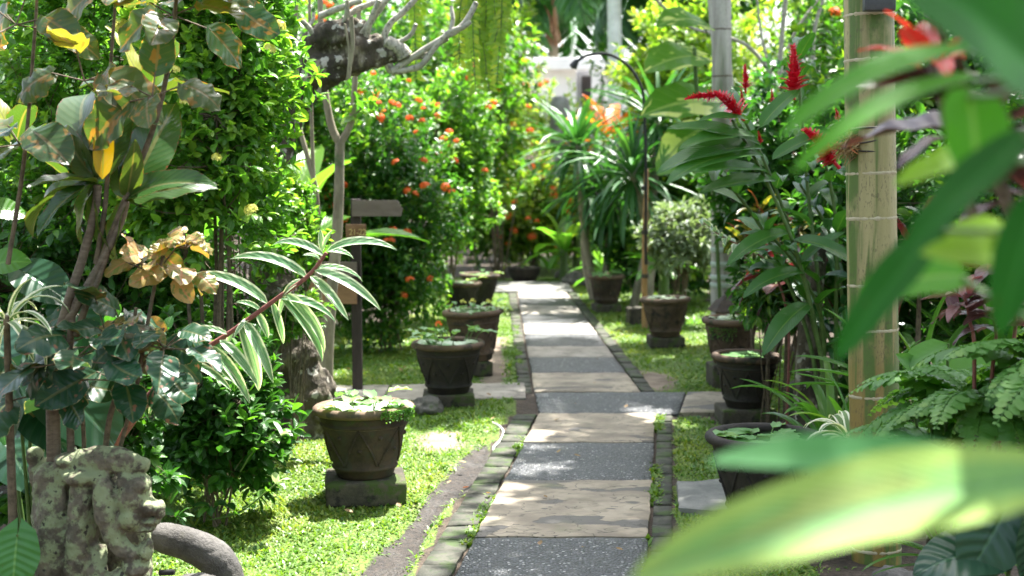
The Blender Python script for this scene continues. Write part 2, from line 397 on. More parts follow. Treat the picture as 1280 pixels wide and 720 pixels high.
M['bromel']  = leaf_mat('orange leaf', (.5, .16, .02), (.6, .22, .03), young=(.55, .1, .02), trans=.4, tmul=(1.6, 1.4, .8), rough=.4)
M['fern']    = leaf_mat('fern leaflet', (.07, .2, .035), (.11, .26, .05), young=(.17, .31, .06), trans=.42, tmul=(1.8, 1.7, .8), rough=.45, vst=.1)
M['hang']    = leaf_mat('hanging leaf', (.15, .26, .02), (.24, .33, .03), young=(.38, .4, .05), trans=.5, rough=.45, vst=.1)
M['lily']    = leaf_mat('water lily pad', (.1, .24, .08), (.18, .34, .12), young=(.3, .4, .06), youngt=.85, rib=(.22, .36, .14), trans=.3, tmul=(1.7, 1.7, .7), rough=.36, spec=.4)
M['lilypale']= leaf_mat('pale pad', (.36, .46, .3), (.46, .54, .4), rib=(.3, .42, .22), trans=.25, tmul=(1.4, 1.4, .8), rough=.4)
M['aroid']   = leaf_mat('aroid leaf', (.03, .13, .025), (.05, .18, .03), rib=(.12, .26, .06), ribw=.03, trans=.35, rough=.33, veins=7, vst=.6)
M['aroidd']  = leaf_mat('dark aroid leaf', (.012, .05, .028), (.022, .07, .035), rib=(.05, .12, .06), ribw=.03, trans=.25, rough=.26, veins=7, vst=.6)
M['dry']     = leaf_mat('fallen leaf', (.2, .12, .05), (.32, .22, .09), young=(.35, .12, .04), trans=.2, tmul=(1.4, 1.2, 1.), rough=.6)
M['grass']   = leaf_mat('turf blade', (.085, .18, .024), (.14, .245, .032), young=(.23, .29, .05), youngt=.6, trans=.35, tmul=(1.6, 1.6, .6), rough=.5, vst=0.0)
M['petal_o'] = leaf_mat('orange petal', (.75, .13, .02), (.85, .2, .035), trans=.3, tmul=(1.2, 1.3, 1.2), rough=.5, vst=0)
M['petal_y'] = leaf_mat('yellow petal', (.6, .58, .1), (.7, .68, .2), trans=.35, tmul=(1.2, 1.2, 1.2), rough=.5, vst=0)
M['bract']   = leaf_mat('red bract', (.5, .008, .02), (.68, .014, .04), trans=.25, tmul=(1.3, 1.5, 1.3), rough=.33, vst=0)

M['twig']  = solid_mat('twig bark', [(.07, .055, .035), (.16, .12, .08)], 30, .8)
M['gtwig'] = solid_mat('green stem', [(.05, .1, .02), (.1, .16, .04)], 20, .5)
M['rtwig'] = solid_mat('reddish cane', [(.16, .05, .045), (.26, .1, .08)], 20, .5)
M['cane']  = solid_mat('ringed grey cane', [(.1, .075, .055), (.19, .15, .11)], 25, .75, stretch=(1, 1, 3))
M['gbranch'] = solid_mat('pale smooth bark', [(.26, .245, .2), (.42, .39, .32), (.16, .15, .12)], 18, .7, moss=(.2, .22, .13), moss_at=.62)
M['youngbark'] = solid_mat('thin trunk bark', [(.17, .145, .1), (.32, .28, .2)], 14, .8, stretch=(1, 1, .35), moss=(.1, .14, .06), moss_at=.6)
M['oldbark'] = solid_mat('gnarled bark', [(.035, .03, .022), (.1, .08, .055), (.2, .175, .13)], 7, .9, 1.0, .04, spots=(.36, .34, .29), spot_at=.58, spot_sc=15, fine=40, stretch=(1, 1, .5), moss=(.07, .09, .03), moss_at=.63)
M['palmbark'] = None
M['soil'] = None
def stone(nm, cols, **k): M[nm] = solid_mat(nm, cols, **k)
stone('statue', [(.06, .052, .04), (.19, .165, .12), (.07, .06, .046)], sc=11, rough=.95, bst=1.0, bdist=.016, moss=(.22, .25, .14), moss_at=.47, moss_sc=15, moss_up=.06, spots=(.05, .045, .037), spot_at=.64, spot_sc=30, fine=55)
stone('boulder', [(.05, .047, .044), (.13, .122, .112), (.08, .075, .065)], sc=9, rough=.92, bst=1.0, bdist=.012, fine=110)
stone('rock', [(.07, .065, .058), (.17, .16, .14)], sc=6, rough=.9, bst=.9, bdist=.02, moss=(.07, .11, .03), moss_at=.58)
stone('potclay', [(.028, .021, .015), (.085, .058, .036), (.05, .045, .032)], sc=5, rough=.82, bst=.7, bdist=.008, moss=(.05, .075, .018), moss_at=.6, moss_sc=6, spots=(.3, .27, .2), spot_at=.72, spot_sc=28, fine=70)
stone('potbrown', [(.06, .042, .028), (.15, .1, .065), (.04, .034, .026)], sc=5, rough=.82, bst=.7, bdist=.008, moss=(.06, .09, .03), moss_at=.63, moss_sc=6, spots=(.36, .3, .22), spot_at=.71, spot_sc=28, fine=70)
stone('potblack', [(.016, .014, .012), (.045, .036, .028), (.03, .028, .022)], sc=6, rough=.75, bst=.7, bdist=.008, moss=(.03, .05, .014), moss_at=.62, moss_sc=7, spots=(.2, .19, .16), spot_at=.74, spot_sc=30, fine=70)
stone('rim', [(.09, .062, .042), (.19, .125, .08), (.06, .05, .036)], sc=6, rough=.8, bst=.6, bdist=.006, moss=(.06, .09, .025), moss_at=.6, moss_sc=7, fine=80)
stone('block', [(.045, .04, .03), (.1, .085, .06), (.03, .028, .022)], sc=7, rough=.92, bst=.9, bdist=.01, moss=(.055, .08, .02), moss_at=.52, moss_sc=6, moss_up=.05, fine=60)
stone('brick', [(.035, .036, .028), (.085, .082, .062), (.035, .045, .025)], sc=9, rough=.85, bst=.9, bdist=.006, moss=(.05, .075, .025), moss_at=.5, moss_sc=5, fine=90)
stone('greyslab', [(.13, .13, .12), (.24, .235, .21)], sc=6, rough=.85, bst=.8, bdist=.006, moss=(.08, .11, .05), moss_at=.63, fine=80)
stone('paving', [(.2, .18, .15), (.34, .31, .26), (.16, .145, .12)], sc=4, rough=.85, bst=.6, bdist=.006, fine=80)
stone('wall', [(.8, .79, .77), (.86, .85, .83)], sc=2, rough=.85, bst=.2, fine=30)
stone('steps', [(.42, .36, .31), (.55, .48, .42)], sc=2, rough=.85, bst=.3, fine=30)
stone('greywall', [(.3, .3, .31), (.4, .4, .4)], sc=2, rough=.85, bst=.3, fine=30)
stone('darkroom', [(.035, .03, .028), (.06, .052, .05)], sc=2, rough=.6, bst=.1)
stone('roof', [(.16, .09, .06), (.25, .15, .1)], sc=4, rough=.85)
stone('pillar', [(.2, .19, .17), (.32, .31, .28)], sc=9, rough=.9, bst=.8, moss=(.1, .13, .06), moss_at=.62)
stone('lantern', [(.04, .032, .026), (.095, .072, .052)], sc=14, rough=.9, bst=.9, bdist=.01, moss=(.12, .1, .07), moss_at=.6)
stone('lanternbody', [(.24, .15, .08), (.34, .22, .13)], sc=9, rough=.9, bst=.6, moss=(.1, .1, .05), moss_at=.64)
stone('darkwood', [(.03, .022, .018), (.065, .05, .042)], sc=9, rough=.75, bst=.6, stretch=(1, 1, .15), fine=70)
stone('signwood', [(.13, .1, .08), (.21, .17, .14)], sc=8, rough=.7, bst=.4, stretch=(.2, 1, 1), fine=60)
stone('plate', [(.16, .08, .04), (.3, .17, .09)], sc=8, rough=.7, bst=.4, stretch=(.3, 1, 1), fine=60)
stone('gold', [(.5, .36, .14), (.6, .45, .2)], sc=8, rough=.5, bst=.1)
stone('steel', [(.012, .013, .012), (.03, .03, .028)], sc=8, rough=.4, bst=.1)
stone('box', [(.04, .04, .045), (.075, .075, .08)], sc=5, rough=.45, bst=.1)
stone('cane_stake', [(.28, .15, .06), (.4, .24, .11), (.16, .09, .045)], sc=12, rough=.6, bst=.4, stretch=(1, 1, .2))
stone('hose', [(.42, .42, .38), (.55, .54, .5)], sc=8, rough=.45, bst=.1)
stone('whitetrunk', [(.62, .62, .58), (.78, .78, .74)], sc=5, rough=.8, bst=.4, stretch=(1, 1, 2))
stone('fibre', [(.2, .11, .06), (.34, .2, .12)], sc=10, rough=.9, bst=.5, stretch=(1, 1, .1))
stone('wire', [(.03, .025, .02), (.07, .06, .05)], sc=8, rough=.6)

def water_mat():
    m, nt = newmat('dark pond water'); oc = objco(nt)
    pr = nd(nt, 'BsdfPrincipled', {'Base Color': (.012, .018, .01, 1), 'Roughness': .04, 'Specular IOR Level': .6, 'Normal': bump(nt, noise(nt, oc, 14, 2), .04, .004)})
    out(nt, pr.outputs[0]); return m
M['water'] = water_mat()

def trunk_mat(name, base, dark, ring, ringsc, green=None, green_at=.55, specks=None, vert=True, ringw=.06, low=None, low_z=.8):
    """grey or yellow palm / bamboo culm: pale node rings at world-metre spacing along the tube, vertical stains"""
    m, nt = newmat(name); oc = objco(nt)
    at = nd(nt, 'Attribute', attribute_name='leaf'); al = nd(nt, 'SeparateColor', {0: at.outputs['Color']}).outputs[2]
    streak = noise(nt, scalevec(nt, oc, (14, 14, .9)), 1.0, 5.0)
    col = mixc(nt, mapr(nt, streak, .35, .68), base, dark)
    if low is not None:
        z = nd(nt, 'SeparateXYZ', {0: oc}).outputs[2]
        col = mixc(nt, mapr(nt, mth(nt, 'ADD', z, mth(nt, 'MULTIPLY', noise(nt, oc, 5), .5)), low_z, low_z + .9, .85, 0), col, low)
    if green is not None:
        g = noise(nt, scalevec(nt, oc, (11, 11, .8)), 1.0, 4.0)
        g2 = noise(nt, oc, 4.5, 5.0)
        col = mixc(nt, mth(nt, 'MULTIPLY', mapr(nt, g, green_at, green_at + .08), mapr(nt, g2, .33, .52)), col, green)
    if specks is not None:
        s = noise(nt, scalevec(nt, oc, (110, 110, 45)), 1.0, 3.0)
        s2 = noise(nt, oc, 5, 3.0)
        col = mixc(nt, mth(nt, 'MULTIPLY', mapr(nt, s, .54, .64, 0, .55), mapr(nt, s2, .4, .6)), col, specks)
    pr = nd(nt, 'BsdfPrincipled', {'Base Color': col, 'Roughness': .55, 'Specular IOR Level': .35, 'Normal': bump(nt, mth(nt, 'ADD', streak, noise(nt, oc, 60, 3)), .35, .004)})
    out(nt, pr.outputs[0]); return m
M['bamboo'] = trunk_mat('pale bamboo culm', (.35, .3, .145), (.21, .18, .08), None, 0, green=(.085, .135, .03), green_at=.45, specks=(.08, .06, .04), low=(.22, .14, .03), low_z=.75)
M['palmbark'] = trunk_mat('grey palm bark', (.48, .445, .39), (.25, .225, .19), None, 0, green=(.2, .23, .15), green_at=.56, specks=(.14, .125, .1))
M['node'] = solid_mat('pale node ring', [(.36, .3, .19), (.46, .4, .28)], 20, .8, bst=.6, fine=90)
M['lichen'] = solid_mat('pale lichen band', [(.36, .42, .36), (.5, .54, .46)], 20, .8, fine=90)

def pebble_mat():
    m, nt = newmat('dark pebble wash'); oc = objco(nt)
    v = nd(nt, 'TexVoronoi', {'Vector': oc, 'Scale': 75.0, 'Randomness': 1.0})
    cc = nd(nt, 'SeparateColor', {0: v.outputs['Color']})
    k = mixc(nt, mapr(nt, cc.outputs[0], .35, .95), (.022, .025, .028), (.095, .1, .108))
    k = mixc(nt, mapr(nt, cc.outputs[1], .93, .95), k, (.34, .34, .33))
    k = mixc(nt, mapr(nt, v.outputs['Distance'], .42, .62), k, (.028, .028, .028))
    big = noise(nt, oc, 3, 4)
    k = mixc(nt, mapr(nt, big, .5, .75, 0, .4), k, (.1, .095, .08)); k = mixc(nt, mapr(nt, noise(nt, oc, 1.4, 6), .52, .66, 0, .5), k, (.03, .032, .028))
    pr = nd(nt, 'BsdfPrincipled', {'Base Color': k, 'Roughness': .45, 'Specular IOR Level': .4, 'Normal': bump(nt, mth(nt, 'SUBTRACT', 1.0, v.outputs['Distance']), .9, .008)})
    out(nt, pr.outputs[0]); return m
M['pebble'] = pebble_mat()
def sandstone_mat():
    m, nt = newmat('flaking tan sandstone'); oc = objco(nt)
    n1 = noise(nt, scalevec(nt, oc, (1.0, 1.35, 1)), 3.0, 6.0, .6)
    col = mixc(nt, mapr(nt, n1, .35, .66), (.2, .165, .12), (.35, .295, .215))
    n3 = noise(nt, scalevec(nt, oc, (1, 1.4, 1)), 9.0, 5.0)
    col = mixc(nt, mapr(nt, n3, .54, .66, 0, .6), col, (.15, .13, .085))
    ck = mth(nt, 'ABSOLUTE', mth(nt, 'SUBTRACT', noise(nt, scalevec(nt, oc, (1.4, 2.4, 1)), 1.9, 3.0, .6), .5))
    crack = mapr(nt, ck, .002, .007, 1.0, 0.0)
    fl = noise(nt, scalevec(nt, oc, (1.0, 1.9, 1)), 1.7, 8.0, .52)
    flm = mapr(nt, fl, .57, .58)
    col = mixc(nt, flm, col, (.115, .105, .09))
    col = mixc(nt, mapr(nt, noise(nt, oc, 2.1, 6.0), .6, .72, 0, .5), col, (.14, .15, .07))
    col = mixc(nt, mth(nt, 'MULTIPLY', crack, .75), col, (.05, .045, .035))
    col = mixc(nt, mapr(nt, noise(nt, oc, 1.3, 5.0), .5, .68, 0, .45), col, (.1, .085, .062))
    h = mth(nt, 'SUBTRACT', mth(nt, 'ADD', mth(nt, 'MULTIPLY', n3, .5), mth(nt, 'MULTIPLY', noise(nt, oc, 80, 4), .2)), mth(nt, 'MULTIPLY', flm, .7))
    pr = nd(nt, 'BsdfPrincipled', {'Base Color': col, 'Roughness': .7, 'Specular IOR Level': .35, 'Normal': bump(nt, h, .7, .01)})
    out(nt, pr.outputs[0]); return m
M['sandstone'] = sandstone_mat()
def ground_mat():
    m, nt = newmat('garden soil and turf base'); oc = objco(nt)
    at = nd(nt, 'Attribute', attribute_name='leaf'); sp = nd(nt, 'SeparateColor', {0: at.outputs['Color']})
    lawn, mud, dirt = sp.outputs
    n1 = noise(nt, oc, 6, 6); n2 = noise(nt, oc, 45, 5)
    soil = mixc(nt, mapr(nt, mth(nt, 'ADD', mth(nt, 'MULTIPLY', n1, .5), mth(nt, 'MULTIPLY', n2, .5)), .35, .65), (.028, .02, .013), (.085, .062, .042))
    turf = mixc(nt, mapr(nt, n2, .35, .65), (.06, .1, .018), (.14, .2, .03))
    turf = mixc(nt, mapr(nt, noise(nt, oc, 2.6, 5), .56, .72, 0, .7), turf, (.1, .08, .045))
    dry = mixc(nt, mapr(nt, n1, .35, .65), (.16, .12, .085), (.26, .205, .15))
    wet = mixc(nt, mapr(nt, n2, .35, .65), (.013, .01, .0075), (.042, .031, .023))
    col = mixc(nt, mapr(nt, mth(nt, 'ADD', lawn, mth(nt, 'MULTIPLY', mth(nt, 'SUBTRACT', n2, .5), .6)), .4, .6), soil, turf)
    col = mixc(nt, mapr(nt, mth(nt, 'ADD', dirt, mth(nt, 'MULTIPLY', mth(nt, 'SUBTRACT', n1, .5), .5)), .4, .6), col, dry)
    mm = mapr(nt, mth(nt, 'ADD', mud, mth(nt, 'MULTIPLY', mth(nt, 'SUBTRACT', n1, .5), .5)), .4, .6)
    col = mixc(nt, mm, col, wet)
    rgh = mth(nt, 'SUBTRACT', .9, mth(nt, 'MULTIPLY', mm, mapr(nt, noise(nt, oc, 5, 3), .45, .6, .12, .42)))
    pr = nd(nt, 'BsdfPrincipled', {'Base Color': col, 'Roughness': rgh, 'Specular IOR Level': .4, 'Normal': bump(nt, mth(nt, 'ADD', n2, mth(nt, 'MULTIPLY', noise(nt, oc, 130, 3), .5)), .8, .02)})
    out(nt, pr.outputs[0]); return m
M['soil'] = ground_mat()

# ------------------------------------------------------------------ ground plan
AX = lambda y: .166 + (y - 9.5) * .112          # left edge of the near path
PW = .81                                        # path width
BL = lambda y: .15 - (y - 12.2) * .012          # left edge of the far path
BR = lambda y: .93 - (y - 11.5) * .03           # right edge of the far path
YX0, YX1 = 9.62, 10.55                          # crossing strip
def in_path(x, y):
    near = (y < YX0) & (x > AX(y) - .2) & (x < AX(y) + PW + .12)
    cr = (y >= YX0) & (y <= YX1) & (x > .0) & (x < 1.75)
    far = (y > YX1) & (y < 19.6) & (x > BL(y) - .1) & (x < BR(y) + .13)
    lc = (np.abs(y - (10.55 + (x + 1) * .1)) < .38 + .03 * np.sin(x * 5)) & (x < .12) & (x > -2.3)
    end = (y > 18.7) & (y < 20.2) & (x > -1.5) & (x < .8)
    return near | cr | far | lc | end
def mudf(x, y):
    c = AX(y) - .275 - .025 * np.sin(y * 2.1) - .05 * np.clip(6.8 - y, 0, 1); w = .105 + .03 * np.sin(y * 3.3 + 1)
    return np.clip(1.3 - np.abs(x - c) / w, 0, 1) * np.clip((9.0 - y) / .5, 0, 1)
def dirtf(x, y):
    a = np.clip(1.4 - np.hypot((x - 1.12) / .22, (y - 11.2) / .55), 0, 1)
    b = np.clip(1.3 - np.hypot((x + .45) / .2, (y - 8.75) / .5), 0, 1)
    c = np.clip(1.2 - np.abs(x - (BL(y) - .3)) / .18, 0, 1) * ((y > 11) & (y < 14))
    return np.clip(np.maximum(np.maximum(a, b), c), 0, 1)
def lawnf(x, y):
    left = (x < AX(y) - .16) & (x > -1.75 - .12 * np.sin(y * 2) - .05 * (y - 6)) & (y > 5.2) & (y < YX0)
    leftb = (y >= YX0) & (y < 15) & (x < BL(y) - .08) & (x > -2.6)
    leftc = (y >= 14.9) & (y < 21) & (x < BL(y) - .05) & (x > -1.1)
    right = (x > AX(y) + PW + .08) & (x < 1.36 + .1 * np.sin(y * 3)) & (y > 5.2) & (y < YX0)
    rightb = (y >= YX0) & (y < 20.5) & (x > BR(y) + .1) & (x < 2.5 + .1 * np.sin(y * 1.7))
    back = (y > 19.5) & (y < 26) & (x > .2) & (x < 1.6)
    return ((left | leftb | leftc | right | rightb | back) & ~in_path(x, y)).astype(float)
def gz(x, y):
    z = .012 * np.sin(x * 2.3 + 1) * np.cos(y * 1.9) + .008 * np.sin(x * 7 + y * 5)
    return np.where(in_path(x, y), 0.0, z) - .03 * np.clip(mudf(x, y), 0, 1)

def build_ground():
    xs = np.concatenate([[-90, -50, -30, -20, -14, -10, -8, -6.5], np.arange(-5.5, 5.51, .055), [6.5, 8, 10, 14, 20, 30, 50, 90]])
    ys = np.concatenate([[-40, -20, -10, -4, 0, 2, 3.5], np.arange(4.5, 22, .055), np.arange(22.2, 30, .5), [32, 36, 42, 55, 80, 140]])
    X, Y = np.meshgrid(xs, ys, indexing='ij'); x = X.ravel(); y = Y.ravel()
    v = np.stack([x, y, gz(x, y)], -1)
    n, m = len(xs), len(ys); i, j = np.meshgrid(np.arange(n - 1), np.arange(m - 1), indexing='ij')
    f = np.stack([i * m + j, (i + 1) * m + j, (i + 1) * m + j + 1, i * m + j + 1], -1).reshape(-1, 4)
    a = np.stack([lawnf(x, y), mudf(x, y), dirtf(x, y), np.ones_like(x)], -1)
    mb = MB(); mb.add(v, f, a)
    tag(mb.build('ground', M['soil']), 'dark garden soil with turf, bare dirt and a wet mud strip', 'ground', kind='structure')
build_ground()

def slab(mb, cs, z0, z1, bev=.006, nx=10, ny=8, rough=.002):
    """a paving slab with four ground corners (bl, br, tr, tl), top at z1"""
    cs = np.asarray(cs, float)
    u = np.concatenate([[0, .012], np.linspace(0, 1, nx + 1)[1:-1], [.988, 1]]); w = u.copy()
    Uu, Ww = np.meshgrid(u, w, indexing='ij')
    p = ((1 - Uu) * (1 - Ww))[..., None] * cs[0] + (Uu * (1 - Ww))[..., None] * cs[1] + (Uu * Ww)[..., None] * cs[2] + ((1 - Uu) * Ww)[..., None] * cs[3]
    e = (Uu == 0) | (Uu == 1) | (Ww == 0) | (Ww == 1)
    z = np.where(e, z1 - bev, z1) + rough * np.sin(p[..., 0] * 17 + p[..., 1] * 11)
    jit = rng.normal(size=p.shape) * .0025; p = p + np.where(e[..., None], jit, 0)
    v = np.concatenate([p, z[..., None]], -1); n, m = Uu.shape
    i, j = np.meshgrid(np.arange(n - 1), np.arange(m - 1), indexing='ij')
    f = np.stack([i * m + j, (i + 1) * m + j, (i + 1) * m + j + 1, i * m + j + 1], -1).reshape(-1, 4)
    mb.add(v.reshape(-1, 3), f)
    idx = np.arange(n * m).reshape(n, m)
    loop = np.concatenate([idx[:, 0], idx[-1, 1:], idx[-2::-1, -1], idx[0, -2:0:-1]])
    top = v.reshape(-1, 3)[loop]; bot = top.copy(); bot[:, 2] = z0; k = len(loop); q = np.arange(k)
    mb.add(np.vstack([top, bot]), np.stack([q, q + k, (q + 1) % k + k, (q + 1) % k], -1))

def build_path():
    root = thing('path', 'straight garden path of alternating tan stone and dark pebble slabs', 'path'); root['kind'] = 'structure'
    ed = [4.35, 5.38, 6.42, 7.58, 8.62, 9.62]
    kinds = ['sandstone', 'pebble', 'pebble', 'sandstone', 'pebble', 'sandstone']
    kinds = ['sandstone', 'pebble', 'sandstone', 'pebble', 'sandstone']
    g = .006
    for k in range(5):
        y0, y1 = ed[k], ed[k + 1]
        mb = MB(); slab(mb, [(AX(y0) + g, y0 + g), (AX(y0) + PW - g, y0 + g), (AX(y1) + PW - g, y1 - g), (AX(y1) + g, y1 - g)], -.03, .028 if kinds[k] == 'sandstone' else .022)
        mb.build('stone_slab' if kinds[k] == 'sandstone' else 'pebble_slab', M[kinds[k]], root)
    mb = MB(); slab(mb, [(.19, 9.63), (1.14, 9.63), (1.30, 10.54), (.17, 10.5)], -.03, .022); mb.build('pebble_slab', M['pebble'], root)
    mb = MB(); slab(mb, [(1.15, 9.64), (1.52, 9.64), (1.6, 10.5), (1.31, 10.5)], -.03, .03); mb.build('stone_slab', M['sandstone'], root)
    ed = [10.55, 11.5, 12.4, 13.15, 14.1, 15.0, 15.95, 16.9, 17.8, 18.7]
    kk = ['sandstone', 'pebble', 'paving', 'pebble', 'paving', 'pebble', 'paving', 'pebble', 'paving']
    for k in range(9):
        y0, y1 = ed[k], ed[k + 1]
        mb = MB(); slab(mb, [(BL(y0), y0 + g), (BR(y0), y0 + g), (BR(y1), y1 - g), (BL(y1), y1 - g)], -.03, .024)
        mb.build('pebble_slab' if kk[k] == 'pebble' else 'stone_slab', M[kk[k]], root)
    mb = MB(); slab(mb, [(-1.5, 18.72), (.8, 18.72), (.8, 20.2), (-1.5, 20.2)], -.03, .03); mb.build('stone_slab', M['greyslab'], root)
    # left cross path flags
    for (x0, x1) in ((-2.3, -1.62), (-1.6, -.95), (-.93, -.42), (-.4, .1)):
        mb = MB(); c = lambda x: 10.55 + (x + 1) * .1
        slab(mb, [(x0, c(x0) - .34), (x1, c(x1) - .36), (x1, c(x1) + .34), (x0, c(x0) + .36)], -.03, .018); mb.build('stone_slab', M['paving'], root)
    # brick edgings
    mb = MB()
    y = 4.4
    while y < 9.6:
        L = rng.uniform(.2, .25); y1 = min(y + L, 9.62)
        slab(mb, [(AX(y) - .155, y + .005), (AX(y) - .012, y + .005), (AX(y1) - .012, y1 - .005), (AX(y1) - .155, y1 - .005)], -.04, .016 + rng.normal() * .004, nx=3, ny=3); y = y1
    y = 10.6
    while y < 18.6:
        L = rng.uniform(.2, .26); y1 = y + L
        slab(mb, [(BR(y) + .02, y + .005), (BR(y) + .12, y + .005), (BR(y1) + .12, y1 - .005), (BR(y1) + .02, y1 - .005)], -.04, .016 + rng.normal() * .004, nx=3, ny=3)
        slab(mb, [(BL(y) - .12, y + .005), (BL(y) - .02, y + .005), (BL(y1) - .02, y1 - .005), (BL(y1) - .12, y1 - .005)], -.04, .014 + rng.normal() * .004, nx=3, ny=3); y = y1
    y = 4.4
    while y < 9.6:
        L = rng.uniform(.2, .25); y1 = min(y + L, 9.62)
        slab(mb, [(AX(y) + PW + .012, y + .005), (AX(y) + PW + .105, y + .005), (AX(y1) + PW + .105, y1 - .005), (AX(y1) + PW + .012, y1 - .005)], -.04, .015 + rng.normal() * .004, nx=3, ny=3); y = y1
    tag(mb.build('brick_edging', M['brick'], root))
    mb = MB(); slab(mb, [(AX(6.9) + PW + .14, 6.9), (1.35, 6.85), (1.32, 7.55), (AX(7.5) + PW + .13, 7.5)], -.04, .04, rough=.006)
    mb.build('stone_slab', M['greyslab'], root)
build_path()

def turf(name, label, x0, x1, y0, y1, dens, h, mask, w=.0045, extra=None):
    n = int((x1 - x0) * (y1 - y0) * dens)
    x = rng.uniform(x0, x1, n); y = rng.uniform(y0, y1, n)
    clump = .5 + .5 * np.sin(x * 9 + 2 * np.sin(y * 7)) * np.cos(y * 8 + 2 * np.sin(x * 6))
    big = .5 + .5 * np.sin(x * 2.7 + 1.2 * np.sin(y * 2.1)) * np.cos(y * 2.2 + np.sin(x * 3.1))
    jx = .09 * np.sin(x * 13 + 3 * np.sin(y * 9)) + .05 * rng.normal(size=n); jy = .08 * np.sin(y * 11 + 2 * np.sin(x * 8))
    keep = np.where(in_path(x, y), 0 if 'path' not in name else 1, 1) * mask(x + (0 if 'path' in name else jx), y + (0 if 'path' in name else jy)) * (.42 + .35 * clump + .45 * big) * (1 - 1.2 * mudf(x, y)) * (1 - 1.1 * dirtf(x, y)) > rng.random(n)
    x, y, clump, big = x[keep], y[keep], clump[keep], big[keep]; n = len(x)
    pos = np.stack([x, y, gz(x, y) - .004], -1)
    az = rng.uniform(0, 2 * np.pi, n); el = rng.uniform(.25, 1.35, n)
    d = np.stack([np.cos(az) * np.cos(el), np.sin(az) * np.cos(el), np.sin(el)], -1)
    up = vn(np.stack([-np.cos(az), -np.sin(az), np.full(n, .6)], -1))
    pr = [proto(2, 1, .3, .5, w / h * 1.0, .25, dr) for dr in (.5, 1.1)]
    # 5-vert blades: drop the fold, keep two segments
    pr = [(np.stack([p[0][[0, 2, 3, 5, 6, 8]]])[0], np.array([[0, 1, 3, 2], [2, 3, 5, 4]]), p[2][[0, 2, 3, 5, 6, 8]], p[3][[0, 2, 3, 5, 6, 8]]) for p in pr]
    mb = MB(); leaves(mb, pr, pos, d, up, h * rng.uniform(.5, 1.25, n) * (.7 + .5 * clump), np.clip(.75 * big + rng.normal(size=n) * .2 + .12, 0, 1))
    tag(mb.build(name, M['grass']), label, 'grass', kind='stuff')
turf('lawn_grass', 'short bright green turf left of the path around the nearest pots', -2.6, .2, 5.3, 11.2, 11000, .034, lawnf, .006)
turf('lawn_grass', 'narrow strip of short green turf between path and right pots', .8, 2.6, 5.4, 11.2, 10000, .034, lawnf, .006)
turf('lawn_grass', 'far turf on both sides of the path beyond the crossing', -2.6, 2.7, 11.2, 21, 4200, .036, lawnf, .009)
wm = M['grass']; M['grass'] = M['ixora']
turf('lawn_weeds', 'broad leaved dark green weeds mixed through the turf', -2.6, 2.5, 5.4, 14, 450, .028, lawnf, .011)
M['grass'] = wm
def gaps(x, y):
    g = AX(y) - .018
    a = (np.abs(x - g) < .028) & (y < 9.6)
    b = (np.abs(x - (AX(y) + PW + .012)) < .03) & (y < 9.6)
    c = (np.abs(x - (BL(y) - .15)) < .09) & (y > 10.9) & (y < 15) 
    return ((a | b | c) & (np.sin(y * 3.1 + x * 4) + .6 * np.sin(y * 9) > .15)).astype(float)
turf('path_weeds', 'low green weeds growing in the joints along the path edging', -.7, 1.3, 5.4, 15, 30000, .04, gaps, .009)
